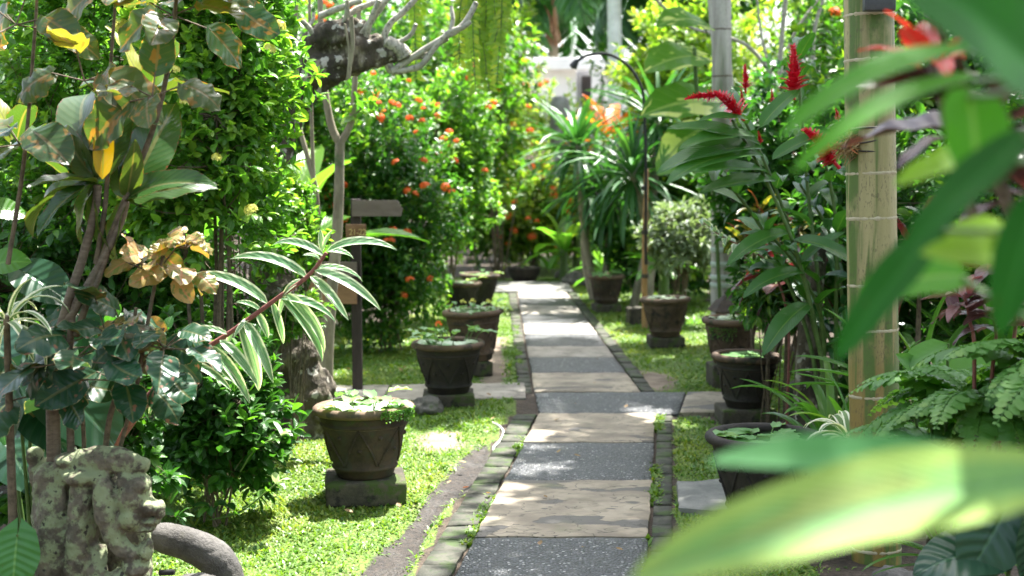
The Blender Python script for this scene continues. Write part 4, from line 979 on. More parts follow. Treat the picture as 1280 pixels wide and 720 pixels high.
def palm(name, label, base, top, r0, r1, nf, L, trunkmat='palmbark', mat='palm', rings=(), el=.9, key='a', droop=1.6, lean=None, sides=20, group=None, ringmat='node', extra_z=0):
    base = np.asarray(base, float); top = np.asarray(top, float)
    t = thing(name, label, 'palm tree', tuple(base), group)
    mb = MB(base); n = 60; cv = curve([base - [0, 0, .05], (base + top) / 2 + (np.array([.03, 0, 0]) if lean is None else lean), top], n)
    rr = np.linspace(r0, r1, n); tube(mb, cv, rr, sides, wob=.006); tr = mb.build('trunk', M[trunkmat], t)
    if len(rings):
        for z in rings:
            mb = MB(base); i = np.argmin(np.abs(cv[:, 2] - z)); c = cv[i]; tan = vn(cv[min(i + 1, n - 1)] - cv[i - 1]); q = rr[i]
            tube(mb, [c - tan * .009, c - tan * .003, c + tan * .003, c + tan * .009], [q * .99, q * 1.016, q * 1.018, q * .99], 24, wob=.006)
            mb.build('node_ring', M[ringmat], tr)
    if nf:
        if key not in FR: FR[key] = [frond_mesh(L, 34, .045, droop * q, e, mat) for q, e in ((.8, el + .25), (1.0, el), (1.2, el - .4))]
        for k in range(nf):
            f = bpy.data.objects.new('frond', FR[key][k % 3]); COL.objects.link(f); f.parent = t
            f.location = tuple(top - base); f.rotation_euler = (rng.normal() * .1, rng.normal() * .12, k * 2.399 + rng.normal() * .2)
    return t
# ------------------------------------------------------------------ LEFT SIDE
ORG = flower_mesh('o', 'petal_o'); YEL = flower_mesh('y', 'petal_y', 22, .04, .024)
X = lambda px, Y: P(px, 300, Y)[0]

shrub('flowering_shrub', 'large dark green bush with orange flower heads behind the signpost', 'shrub', X(486, 13), 13.0, .1, 2.3, .66, .6, 1700, .08, 'ixora', OV, 3, zmin=-1, flowers=(ORG, 34, .5, .95))
shrub('flowering_shrub', 'taller orange-flowered bush behind and left of the signpost bush', 'shrub', X(430, 14.6), 14.8, .15, 3.1, .8, .8, 1400, .09, 'ixora', OV, 8, zmin=-1, flowers=(ORG, 22, .5, 1.0))
shrub('flowering_shrub', 'lighter green orange-flowered bush on the path side of the signpost bush', 'shrub', X(560, 15.4), 15.4, .8, 2.7, .55, .7, 1200, .09, 'ixora_y', OV, 5, zmin=-1, flowers=(ORG, 26, .5, .95))
shrub('flowering_shrub', 'yellow green bush with orange flowers leaning over the far left of the path', 'shrub', X(624, 20.6), 20.6, .9, 3.15, .56, .55, 520, .1, 'lime', OVF, 6, flowers=(ORG, 26, .7, 1.3))

# bright tall shrub with yellow flowers
bx = X(266, 7.3)
shrub('yellow_flower_shrub', 'tall bright green shrub with pale yellow flower heads behind the copper-leaf plant', 'shrub', bx, 7.3, .9, 3.1, .47, .5, 1100, .084, 'ixora_y', OVN, 4, tw=.22, sr=.014, flowers=(YEL, 18, .45, .8), upb=.4)
shrub('yellow_flower_shrub', 'bright green shrub with sparse yellow flowers at the top left behind the cordyline', 'shrub', X(120, 7.9), 7.9, .7, 3.3, .62, .5, 1100, .08, 'ixora_y', OVN, 9, tw=.24, flowers=(YEL, 9, .45, .8))
shrub('dark_shrub', 'low dark green leafy shrub between the statue and the nearest left pot', 'shrub', X(262, 6.75), 6.75, .02, .98, .37, .32, 430, .088, 'dark', OVN, 7, tw=.2, sr=.007, upb=.4, inner=.25)
shrub('dark_shrub', 'deep green shrub filling the shade behind the mossy statue', 'shrub', X(60, 7.4), 7.5, .0, 1.6, .8, .45, 1000, .08, 'dark', OV, 12)
shrub('dark_shrub', 'dark leafy shrub behind the striped plant and left of the old trunk', 'shrub', X(205, 8.0), 8.1, .0, 1.4, .58, .4, 1100, .07, 'dark', OVN, 14)
shrub('leafy_shrub', 'tuft of bright leaves sprouting at the top of the old trunk base', 'shrub', X(372, 8.55), 8.5, .66, .93, .19, .15, 110, .06, 'ixora_y', OVN, 15, tw=.12, sr=.004)
shrub('leafy_shrub', 'hanging spray of bright leaves in front of the leaning trunk', 'shrub', X(362, 8.3), 8.3, 1.0, 1.72, .2, .2, 230, .062, 'ixora_y', OVN, 18, tw=.16, sr=.005, nst=4)
shrub('leafy_shrub', 'bright leafy spray crossing the leaning trunk under its branch', 'shrub', X(300, 8.0), 8.0, 1.8, 2.6, .24, .25, 320, .07, 'ixora_y', OVN, 19, tw=.2, sr=.006, nst=4)
# sprigs whose sunlit tips are coloured pale
for (pp, lb) in ((((300, 590), (320, 560), (352, 545)), 'sprig with its sunlit tip coloured pale, poking out of the low dark shrub'), (((262, 650), (300, 640), (345, 605)), 'thin sprig with its sunlit tip coloured pale over the turf by the low dark shrub')):
    o = P(*pp[0], 6.5); t = thing('sprig', lb, 'plant', tuple(o)); ms, ml = MB(o), MB(o); pts = [P(*q, 6.5) for q in pp]
    tube(ms, curve(pts, 10), .004, 4); stem_leaves(ml, pts, 7, .085, OVN, .3); ms.build('stem', M['gtwig'], t); ml.build('leaves', M['ixora_y'], t)
    mt = MB(o); leaves(mt, OVN, np.array([pts[-1]] * 4), rng.normal(size=(4, 3)) * .5 + [.5, 0, .2], (0, 0, 1), .08); mt.build('sunlit_tip_leaves', M['lilypale'], t)  # the sun on these tip leaves is put into their pale colour

# frangipani
Yf = 8.95
def PF(px, py, dy=0): return P(px, py, Yf + dy)
o = PF(372, 545); o[2] = 0
t = thing('gnarled_tree', 'old gnarled tree with black and white base and bare cut branches', 'tree', tuple(o))
parts = [lambda mb: tube(mb, curve([o - [0, 0, .1], PF(367, 500), PF(362, 450), PF(348, 395), PF(336, 320), PF(335, 250), PF(342, 185), PF(362, 130), PF(395, 95), PF(440, 78), PF(478, 72)], 60),
                     np.interp(np.linspace(0, 1, 60), [0, .1, .2, .4, .6, .8, 1], [.215, .19, .165, .135, .125, .12, .06]), 20, wob=.05)]
for (px, py, rx, rz) in ((340, 515, .1, .2), (398, 500, .1, .2), (372, 470, .13, .22), (345, 470, .09, .2), (392, 535, .12, .12), (350, 545, .12, .1), (405, 520, .07, .12), (330, 545, .1, .08), (378, 440, .1, .1)):
    parts.append(lambda mb, px=px, py=py, rx=rx, rz=rz: blob(mb, PF(px, py, -.03), (rx, .12, rz), 0, .3, 2.5, 14))
for (px, py, r) in ((455, 60, .07), (470, 50, .05), (425, 48, .08), (485, 68, .06), (440, 40, .06)):
    parts.append(lambda mb, px=px, py=py, r=r: blob(mb, PF(px, py), (r * 1.3, r, r), 0, .4, 2.5, 12))
parts.append(lambda mb: tube(mb, curve([PF(355, 150), PF(385, 60), PF(420, 38), PF(455, 30)], 14), [.1, .08, .07, .04], 12))
remesh(parts, 'trunk', M['oldbark'], o, .018, 2, .022, 12, parent=t)
BR_ = [([(505, 70), (500, 62), (483, 52)], .05), ([(481, 60), (484, 76), (490, 90)], .032),
       ([(490, 89), (514, 73), (550, 50), (575, 35), (588, 18), (595, 3)], .021), ([(490, 90), (506, 88), (527, 81), (543, 60), (562, 40), (577, 35), (588, 27)], .019), ([(563, 40), (566, 24), (564, 8)], .014),
       ([(465, 74), (495, 74), (530, 70), (546, 56), (560, 49)], .015),
       ([(441, 52), (452, 40), (464, 26), (476, 10), (486, -6)], .021), ([(480, 53), (482, 40), (490, 27), (505, 14), (522, -4)], .021), ([(487, 57), (500, 52), (513, 44), (520, 30)], .015),
       ([(428, 50), (410, 51), (394, 46), (386, 34), (376, 25)], .018), ([(383, 36), (391, 26), (392, 16)], .012), ([(432, 52), (434, 66), (428, 80), (418, 82)], .016), ([(420, 40), (432, 22), (434, 0)], .014), ([(400, 20), (425, 10), (452, 0)], .02), ([(430, 24), (445, 12), (470, 2)], .02),
       ([(455, 55), (462, 30), (474, 0)], .02)]
for pts, r in BR_:
    mb = MB(o); dz = rng.uniform(-.12, .12); cv = curve([PF(a, b, dz * k / len(pts)) for k, (a, b) in enumerate(pts)], 22)
    tube(mb, cv, np.linspace(r * 1.1, r * .85, 22), 9, wob=.05); mb.build('bare_branch', M['gbranch'], t)
mb = MB(o)
for (a, b) in (((434, 0), (437, 98)), ((440, 20), (436, 95)), ((431, 30), (434, 100))): tube(mb, curve([PF(*a, -.15), (PF(*a, -.15) + PF(*b, -.15)) / 2 + [.02, 0, 0], PF(*b, -.15)], 12), .008, 6, wob=.08)
mb.build('hanging_root', M['youngbark'], t)
# young forked tree and thin stems
Yy = 9.6
def PY(px, py): return P(px, py, Yy)
o = PY(408, 500); o[2] = 0
t = thing('young_tree', 'slim pale forked young tree left of the signpost', 'tree', tuple(o)); mb = MB(o)
tube(mb, curve([o, PY(409, 440), PY(414, 370), PY(422, 280), PY(425, 178)], 30), np.linspace(.048, .032, 30), 12, wob=.02)
tube(mb, curve([PY(425, 180), PY(415, 160), PY(407, 120), PY(402, 60), PY(399, -40)], 20), np.linspace(.03, .018, 20), 9, wob=.02)
tube(mb, curve([PY(425, 180), PY(437, 158), PY(442, 130), PY(445, 75), PY(452, -40)], 20), np.linspace(.026, .015, 20), 9, wob=.02)
tube(mb, curve([PY(431, 168), PY(440, 150), PY(452, 135)], 8), [.012, .007], 6)
mb.build('trunk', M['youngbark'], t); mb = MB(o)
crown(mb, OV, PY(440, -190), (.6, .5, .3), 40, .12, 3, .3, .3, 3); crown(mb, OVN, PY(452, 132), (.12, .1, .08), 8, .1, 2, .1, .2, 3); mb.build('crown', M['ixora_y'], t)
o = PY(397, 470); o[2] = 0
t = thing('thin_tree', 'thin bare grey stems behind the bright shrub, left of the forked young tree', 'tree', tuple(o))
for pts, r in (([(399, 470), (398, 300), (394, 235), (384, 195), (371, 140), (369, 60), (372, -40)], .018), ([(394, 470), (396, 300), (391, 200), (388, 80), (386, -40)], .014), ([(376, 150), (378, 100), (381, 50)], .01)):
    mb = MB(o); tube(mb, curve([PY(*q) for q in pts], 30), np.linspace(r * 1.2, r * .7, 30), 8, wob=.02); mb.build('stem', M['youngbark'], t)

# broad blades behind the trunk
BLADE = [proto(10, 2, .45, .55, .13, .35, .7, wave=.08, wf=3), proto(10, 2, .45, .55, .12, .3, 1.2, wave=.08, wf=2)]
for (px, Yv, n, L, lb) in ((362, 11.5, 9, 1.35, 'broad upright green blades behind the leaning old trunk'), (200, 10.5, 10, 1.5, 'broad blades in the gloom behind the bright shrub')):
    o = np.array([X(px, Yv), Yv, 0]); t = thing('broad_leaf_plant', lb, 'plant', tuple(o)); mb = MB(o); ms = MB(o)
    tube(ms, [o, o + [0, 0, .9]], [.06, .04], 8); rosette(mb, o + [0, 0, .85], n, L, BLADE, 1.45, .95); ms.build('stem', M['gtwig'], t); mb.build('leaves', M['banana'], t)

shrub('leafy_shrub', 'mid green bush showing between the old trunk and the forked young tree', 'shrub', X(388, 12.6), 12.6, .2, 2.7, .42, .4, 620, .1, 'back', OV, 27)
# hanging fern strands
o = P(560, -40, 11.2)
t = thing('hanging_fern', 'yellow green fern strands hanging at the top behind the bare branches', 'fern', tuple(o)); ml, ms = MB(o), MB(o)
for k in range(20):
    px = rng.choice([rng.uniform(498, 528), rng.uniform(595, 632), rng.uniform(588, 628)]); Yv = 11.2 + rng.uniform(-.35, .35); L = rng.uniform(.35, .8) * (.75 if px < 590 and px > 535 else 1)
    a = P(px, -60, Yv); b = a + [rng.normal() * .06, rng.normal() * .04, -L - .25]; cv = curve([a, (a + b) / 2 + rng.normal(size=3) * .04, b], 40)
    tube(ms, cv, .004, 3)
    for s in (-1, 1):
        d = np.array([s * .9, -.15, -.45]) + rng.normal(size=(40, 3)) * .2
        leaves(ml, [proto(2, 1, .4, .6, .22, .2, .7)], cv, d, np.array([0, -1., .3]), rng.uniform(.05, .085, 40), np.full(40, rng.random()))
ml.build('leaflets', M['hang'], t); ms.build('strands', M['gtwig'], t)
mb = MB(o); tube(mb, curve([P(480, -70, 11.2), P(560, -62, 11.2), P(650, -80, 11.2), P(760, -100, 11.4)], 16), .05, 8); mb.build('support_branch', M['oldbark'], t)

# ---- near left: cordyline with bare canes
Yc = 5.0
def PC(px, py, dy=0.): return P(px, py, Yc + dy)
CORD = [proto(12, 3, .55, .75, .17, .3, .8, wave=.1, wf=2.5), proto(12, 3, .5, .7, .16, .4, 1.2, wave=.12, wf=2), proto(12, 3, .5, .75, .18, .35, .45, wave=.1, wf=3)]
o = PC(95, 560); o[2] = 0
t = thing('cordyline', 'tall cane plant with big olive bronze leaves at the left edge', 'plant', tuple(o)); ms, ml = MB(o), MB(o)
for pts, r0, r1 in (([(70, 790), (64, 480), (80, 395), (104, 320), (119, 262), (122, 232)], .018, .014), ([(78, 790), (70, 460), (98, 380), (128, 325), (150, 280), (158, 252)], .017, .012), ([(95, 790), (88, 420), (118, 360), (140, 300)], .014, .01)):
    tube(ms, curve([PC(*q) for q in pts], 30), np.linspace(r0, r1, 30), 10, wob=.03)
ms.build('canes', M['cane'], t)
def cleaf(mb, a, b, L=None, up=(0, -.4, 1), da=0, db=0, age=.3, pr=None, mul=1.06):
    A, B = PC(*a, da), PC(*b, db); d = B - A; leaves(mb, pr or CORD, A, d, up, np.linalg.norm(d) * mul, age)
for a, b, up, da, db, age in [
  ((120, 226), (30, 268), (0, -.3, 1), 0, -.15, .1), ((119, 224), (60, 150), (-.5, -.8, .5), 0, .05, .5), ((118, 222), (94, 120), (-.6, -1, .2), 0, .1, .9), ((121, 222), (128, 110), (.2, -1, .1), 0, .15, .9),
  ((122, 224), (165, 130), (.6, -.8, .4), 0, 0, .8), ((122, 228), (40, 215), (0, -.2, 1), 0, -.2, .2), ((118, 230), (110, 320), (-.8, -.6, .3), .0, -.05, .1), ((120, 228), (70, 310), (-.5, -.7, .6), 0, .1, .2),
  ((116, 228), (0, 240), (0, -.5, 1), 0, .1, .1), ((122, 220), (180, 75), (.5, -.9, .4), .1, .3, .3), ((120, 222), (60, 60), (-.3, -.9, .4), .1, .3, .4)]:
    cleaf(ml, a, b, up=up, da=da, db=db, age=age)
for a, b, up, da, db, age in [((156, 250), (246, 192), (-.1, -.7, .8), 0, -.1, .3), ((157, 250), (262, 218), (0, -.8, .7), 0, .0, .2), ((158, 246), (172, 185), (.5, -.8, .4), 0, -.1, .5), ((158, 246), (222, 120), (.4, -.8, .5), .05, .25, .3), ((155, 248), (140, 170), (-.4, -.8, .3), 0, .1, .6), ((157, 252), (120, 330), (-.6, -.7, .3), 0, 0, .1)]:
    cleaf(ml, a, b, up=up, da=da, db=db, age=age)
for c, n in (((20, 175), 9), ((185, 110), 8)):
    rosette(ml, PC(*c, .35), n, .33, CORD, 1.2, -.3)
ml.build('leaves', M['cordy'], t)
mb = MB(o); cleaf(mb, (128, 224), (131, 138), up=(.3, -1, .1), da=-.04, db=-.02, age=.9, pr=[proto(10, 3, .5, .7, .14, .3, .3)]); mb.build('backlit_yellow_leaf', leaf_mat('backlit yellow leaf', (.5, .3, .01), (.6, .38, .015), trans=.45, tmul=(1.4, 1.4, .6), rib=(.3, .32, .04)), t)  # light shining through this leaf is put into its yellow colour

# ---- copper leaf plants (wavy round leaves)
ACA = [proto(14, 5, .42, .7, .38, .1, .5, wave=.12, wf=2.3, notch=.12), proto(14, 5, .42, .66, .4, .06, 1.1, wave=.15, wf=3.1, notch=.12, cup=.3), proto(14, 5, .4, .7, .36, .25, .2, wave=.13, wf=2.7, notch=.12, twist=.5), proto(14, 5, .4, .66, .38, .05, -.5, wave=.16, wf=1.9, notch=.12, twist=-.4)]
def copper(label, stems, clusters, mat, org, sm='twig'):
    o = PC(*org); o[2] = 0; t = thing('copperleaf_plant', label, 'plant', tuple(o)); ms, ml = MB(o), MB(o)
    for pts, r in stems: tube(ms, curve([PC(*q) for q in pts], 26), np.linspace(r, r * .55, 26), 8, wob=.03)
    for (px, py, n, L, sp) in clusters:
        c = PC(px, py, rng.normal() * .05)
        for k in range(n):
            a = k * 2.399 + px; q = math.sqrt((k + .5) / n); oo = np.array([math.cos(a) * q, math.sin(a) * q * .8, .35 - .75 * q * q + rng.normal() * .12])
            b = c + oo * sp * .5; tube(ms, [c - [0, 0, .03], b], .0028, 4)
            d = oo + np.array([0, -.25, -.25]); leaves(ml, ACA, b, d, vn(np.array([0, -.75, .8]) + oo * .4 + rng.normal(size=3) * .3), L * rng.uniform(.7, 1.15), np.clip(1.05 - q + rng.normal() * .15, 0, 1))
    ms.build('stems', M[sm], t); 
    for i, m in enumerate(mat if isinstance(mat, list) else [mat]): pass
    ml.build('leaves', M[mat], t); return t
copper('copper-leaf plant with bronze and brown leaves on thin stems along the top left edge', [([(95, 420), (125, 330), (160, 240), (195, 150), (214, 60), (222, -20)], .013), ([(120, 330), (133, 240), (136, 120), (146, -20)], .01), ([(10, 330), (30, 200), (42, 60), (48, -30)], .009)],
       [(215, 8, 6, .2, .34), (150, -25, 6, .2, .35), (190, 110, 5, .21, .3), (105, 90, 5, .22, .33), (20, 20, 7, .18, .4), (25, 170, 5, .19, .34), (255, -15, 5, .17, .3)], 'copper_b', (110, 600))
copper('copper-leaf plant with dark green cream-edged leaves above the mossy statue', [([(125, 780), (132, 560), (150, 480), (165, 420), (170, 385)], .012), ([(100, 780), (105, 560), (95, 470), (80, 420)], .01), ([(150, 560), (175, 470), (205, 410)], .008)],
       [(160, 420, 10, .2, .42), (92, 440, 8, .2, .36), (205, 425, 8, .15, .3), (130, 400, 6, .16, .36), (55, 480, 6, .2, .34), (145, 465, 6, .21, .3)], 'copper', (135, 640))
copper('copper-leaf tips with tan and gold young leaves in front of the bright shrub', [([(165, 520), (180, 430), (195, 350), (205, 320)], .009)],
       [(200, 325, 9, .095, .2), (178, 325, 6, .085, .16), (232, 300, 8, .095, .15), (225, 338, 4, .13, .15), (172, 400, 6, .095, .16)], 'copper_y', (165, 640))
def cords(label, c, n, L, mat, pr, name='plant_rosette', el0=1.35, el1=-.35, Yv=5.0, zb=0, tilt=(0, 0, 1)):
    o = P(*c, Yv); t = thing(name, label, 'plant', (o[0], o[1], 0)); mb, ms = MB((o[0], o[1], 0)), MB((o[0], o[1], 0))
    rosette(mb, o, n, L, pr, el0, el1, tilt); mb.build('leaves', M[mat], t)
    tube(ms, [np.array([o[0], o[1], -.02]), o], [.02, .012], 8); ms.build('stem', M['twig'], t); return t
SPID = [proto(10, 1, .3, .6, .055, .4, 1.6), proto(10, 1, .3, .6, .05, .4, 2.2), proto(10, 1, .3, .6, .06, .5, 1.0)]
cords('white striped spider plant at the left edge below the cordyline leaves', (8, 395), 22, .27, 'varieg', SPID, Yv=4.9)
shrub('dark_shrub', 'dark leafy undergrowth around the canes behind the statue', 'shrub', X(75, 5.7), 5.75, .1, 1.12, .42, .2, 330, .085, 'dark', OVN, 16, tw=.18, sr=.005)
# large dark aroids, left
HEART = [proto(10, 4, .38, .75, .4, .16, .45, wave=.06, wf=1, notch=.3), proto(10, 4, .38, .8, .38, .1, .8, wave=.06, wf=1, notch=.3)]
def aroid(label, o, lv, mat, size, Yv, pr=HEART, cat='plant', name='aroid'):
    o = np.array([P(o[0], o[1], Yv)[0], Yv, 0]); t = thing(name, label, cat, tuple(o)); ms, ml = MB(o), MB(o)
    for (a, b, up, s) in lv:
        A, B = P(*a, Yv + rng.normal() * .06), P(*b, Yv - .08); 
        tube(ms, curve([o, (o * .5 + A * .5) + [0, 0, .1], A], 12), [.009, .005], 6)
        leaves(ml, pr, A, B - A, up, np.linalg.norm(B - A) * 1.0, .3)
    ms.build('stalks', M['gtwig'], t); ml.build('leaves', M[mat], t)
aroid('large dark drooping leaves above the mossy statue at the left edge', (45, 760), [((35, 500), (85, 560), (.3, -.9, .6), 1), ((20, 470), (-20, 560), (-.3, -.9, .6), 1), ((60, 470), (158, 552), (.2, -.8, .7), 1), ((0, 540), (40, 600), (.3, -.9, .5), 1), ((80, 380), (130, 440), (0, -.8, .6), 1), ((-10, 430), (50, 470), (0, -.8, .7), 1), ((30, 340), (90, 372), (0, -.7, .8), 1)], 'aroidd', .3, 5.3)
ROUND = [proto(10, 5, .36, .4, .5, .02, .25, wave=.05, wf=2, notch=.35)]
aroid('round ribbed green leaf beside the statue in the bottom left corner', (20, 770), [((22, 668), (14, 730), (0, -1, .35), 1), ((-20, 700), (-30, 740), (0, -1, .5), 1)], 'aroid', .2, 4.75, ROUND)
aroid('bright oval leaf at the left edge under the bronze leaves', (-20, 700), [((-10, 262), (38, 262), (0, -.8, .7), 1), ((-10, 330), (36, 322), (0, -.8, .7), 1)], 'strap', .2, 5.2)

# ---- striped plant with arching red stem
Yst = 5.25
o = P(120, 620, Yst); o[2] = 0
t = thing('striped_plant', 'arching red-stemmed plant with white striped drooping leaves above the low dark shrub', 'plant', tuple(o))
pts = [np.array([o[0], Yst + .25, 0]), P(122, 640, Yst + .2), P(150, 550, Yst), P(205, 472, Yst), P(250, 440, Yst), P(290, 414, Yst), P(345, 374, Yst), P(385, 345, Yst), P(408, 316, Yst)]
ms = MB(o); tube(ms, curve(pts, 50), np.interp(np.linspace(0, 1, 50), [0, 1], [.013, .007]), 10, wob=.03)
tube(ms, curve([P(150, 550, Yst), P(185, 505, Yst), P(215, 478, Yst)], 10), [.01, .006], 8)
ms.build('stem', M['rtwig'], t)
STR = [proto(10, 3, .5, .8, .115, .55, .9), proto(10, 3, .5, .8, .12, .5, 1.3), proto(10, 3, .5, .8, .11, .6, .6)]
ml = MB(o)
LV = [((408, 315), (478, 318), 1.2), ((408, 314), (440, 325), .9), ((404, 312), (413, 290), .3), ((403, 314), (400, 288), .3), ((405, 320), (338, 310), 1.2), ((400, 325), (385, 320), 1), ((396, 335), (450, 355), 1.0), ((393, 338), (458, 388), .9), ((388, 345), (425, 395), .6), ((385, 348), (300, 330), 1.2), ((378, 350), (358, 370), .9),
      ((365, 360), (350, 392), .8), ((355, 366), (400, 440), 1.0), ((350, 370), (398, 450), .9), ((345, 373), (410, 410), 1.2), ((340, 377), (352, 428), .8), ((335, 380), (245, 352), 1.2), ((325, 388), (300, 380), 1.0), ((320, 390), (332, 420), .8),
      ((312, 398), (296, 420), .7), ((306, 402), (330, 470), .9), ((300, 405), (320, 490), 1.0), ((295, 410), (282, 440), .7), ((285, 418), (235, 420), 1.1), ((275, 425), (308, 478), .9), ((262, 432), (300, 500), .9), ((255, 437), (215, 452), 1.0), ((245, 442), (285, 486), 1.0), ((232, 452), (275, 490), 1.0), ((225, 458), (205, 500), .8), ((212, 468), (190, 515), .8), ((205, 475), (195, 510), .7)]
for a, b, dr in LV:
    A, B = P(*a, Yst + rng.normal() * .02), P(*b, Yst - rng.uniform(-.04, .12)); d = B - A; L = np.linalg.norm(d) * (1.0 + .12 * dr)
    d0 = d / np.linalg.norm(d) + np.array([0, 0, .42 * dr])
    leaves(ml, [proto(12, 3, .5, .8, .084 if L > .12 else .14, .5, dr * 1.0)], A, d0, (0, -.75, 1), L * 1.05, .3)
ml.build('leaves', M['striped'], t)
# ------------------------------------------------------------------ RIGHT SIDE
# giant bamboo culm
Yb = 6.15
bx = P(1096, 690, Yb)[0]; o = np.array([bx, Yb, 0]); topx = P(1084, 0, Yb)[0]
zs = [P(1090, py, Yb)[2] for py in (690, 652, 556, 489, 400, 354, 267, 217, 163, 80, 20, -60)]
t = palm('bamboo_culm', 'thick pale bamboo trunk with green stains and white nodes right of the water pot', o, (bx - (bx - topx) * 1.9, Yb + .1, 5.6), .108, .104, 0, 1, 'bamboo', rings=zs + [3.0, 3.4, 3.8, 4.3], lean=np.array([.0, 0, 0]), sides=36)
t['category'] = 'bamboo'
def bamx(z): return bx - (bx - topx) * 1.9 * (z / 5.6)
for i, (za, zb2) in enumerate(((P(0, 160, Yb)[2], P(0, 176, Yb)[2]), (P(0, 180, Yb)[2], P(0, 165, Yb)[2]), (P(0, 188, Yb)[2], P(0, 190, Yb)[2]))):
    mb = MB(o); a = np.linspace(0, 2 * np.pi, 40); rr = .112
    z = za + (zb2 - za) * (.5 + .5 * np.sin(a + i)); tube(mb, np.stack([bamx(2.3) + rr * np.cos(a), Yb + .04 + rr * np.sin(a), z], -1), .0035, 5); mb.build('binding_wire', M['wire'], t)
mc = P(1058, 182, Yb - .03); mc[0] = bamx(mc[2]) - .1
mb = MB(mc); n = 150; d = vn(rng.normal(size=(n, 3)) + [-.8, -.5, -.35]); leaves(mb, [proto(4, 1, .3, .6, .04, .2, 1.2)], mc + rng.normal(size=(n, 3)) * .02, d, rdir(n), rng.uniform(.04, .11, n))
tag(mb.build('root_tuft', M['dry']), 'small tuft of dry aerial roots wired to the left side of the bamboo trunk', 'plant tuft')
pb = P(1096, 2, Yb - .13)
mb = MB(pb); box(mb, pb + [.01, 0, .06], (.13, .05, .2), 0, .006); tag(mb.build('black_box', M['box']), 'dark grey box fixed to the bamboo trunk at the top of the picture', 'box')
# its leafy top, above the picture
def canopy(name, label, cat, c, rad, ntw, leaf, mat, trunk, pr=OVF, r=(.12, .06), seed=1, bark='youngbark'):
    t = thing(name, label, cat, trunk); ml, ms = MB(trunk), MB(trunk)
    crown(ml, pr, c, rad, ntw, leaf, 3, .45, .25, seed)
    c = np.asarray(c, float); tr = np.asarray(trunk, float)
    fork = tr * .35 + c * .65; tube(ms, curve([tr - [0, 0, .1], (tr + fork) / 2 + [.1, .1, 0], fork], 16), np.linspace(r[0], r[1], 16), 10, wob=.03)
    for k in range(9): 
        e = c + rdir(1, -.3)[0] * np.asarray(rad) * .7; tube(ms, curve([fork, (fork + e) / 2 + rng.normal(size=3) * .15, e], 10), np.linspace(r[1] * .6, .015, 10), 6)
    ms.build('trunk', M[bark], t); ml.build('crown', M[mat], t); return t

# grey palm trunk and its neighbour
Yg = 13.2
o = np.array([X(903, Yg), Yg, 0]); tp = P(896, 0, Yg)
rz = list(np.arange(.25, 6, .33)); 
palm('grey_palm', 'slender grey ringed palm trunk behind the roofed lantern', o, (tp[0] - .05, Yg, 6.2), .098, .082, 11, 2.3, 'palmbark', rings=rz, el=.8, key='g', ringmat='cane')
for py in (312, 330, 346, 356): 
    mb = MB(o); z = P(900, py, Yg)[2]; lathe(mb, [(.1, z - .025), (.1045, z - .02), (.1045, z + .02), (.1, z + .025)], o + [-.008 * (z), 0, 0], sides=24)
    lb = mb.build('lichen_band', M['lichen'], bpy.data.objects['grey_palm'])
o2 = np.array([X(932, 13.9), 13.9, 0]); palm('grey_palm', 'second grey palm trunk half hidden behind the roofed lantern palm', o2, (X(862, 13.9), 14.0, 5.4), .1, .08, 9, 2.2, 'palmbark', rings=list(np.arange(.3, 5, .3)), key='g', ringmat='palmbark')
# climbing big-leaf vine
o = np.array([X(880, 12.6), 12.6, 0]); t = thing('climbing_vine', 'big yellow splashed vine leaves climbing beside the grey palm trunk', 'vine', tuple(o)); ml, ms = MB(o), MB(o)
cvp = [P(902, 430, 12.9), P(896, 300, 12.9), P(888, 200, 12.9), P(872, 120, 12.8), P(868, 60, 12.8)]; tube(ms, curve(cvp, 24), .018, 7)
PO = [proto(9, 4, .4, .7, .36, .15, .6, wave=.06, notch=.25), proto(9, 4, .4, .75, .34, .1, .9, wave=.06, notch=.25)]
for a, b in [((895, 128), (820, 132)), ((880, 160), (838, 188)), ((872, 70), (820, 80)), ((893, 175), (835, 205)), ((880, 30), (838, 18))]:
    A, B = P(*a, 12.8), P(*b, 12.45); tube(ms, curve([np.array([P(885, a[1], 12.9)[0], 12.9, A[2] - .1]), A], 5), .008, 4); leaves(ml, PO, A, B - A + [0, 0, .08], (0, -.7, .9), np.linalg.norm(B - A) * 1.15, rng.random())
ms.build('vine_stem', M['gtwig'], t); ml.build('leaves', M['pothos'], t)

# spiky dracaenas
SPK = [proto(6, 1, .25, .45, .035, .4, .35), proto(6, 1, .25, .45, .035, .4, .8), proto(6, 1, .25, .45, .032, .4, 1.3)]
def spiky(label, base, heads, Yv, L, n):
    o = np.array([P(base, 300, Yv)[0], Yv, 0]); t = thing('spiky_dracaena', label, 'plant', tuple(o)); ms = MB(o)
    for (px, py) in heads:
        c = P(px, py, Yv + rng.normal() * .2); tube(ms, curve([o + rng.normal(size=3) * [.1, .1, 0], (o + c) / 2 + [rng.normal() * .1, 0, -.1], c], 12), [.05, .04], 8, wob=.05)
        mb = MB(o); rosette(mb, c, n, L, SPK, 1.5, -.75, vn((c - o) * [.3, .3, 1])); mb.build('leaf_head', M['spike'], t)
    ms.build('trunk', M['youngbark'], t)
spiky('big spiky dark green dracaena with two leaf heads behind the arched pole', 800, [(822, 148), (790, 215)], 16.4, .95, 85)
spiky('lower spiky dracaena with drooping bluish heads left of the arched pole', 745, [(742, 222), (765, 250), (722, 180)], 17.6, .85, 80)
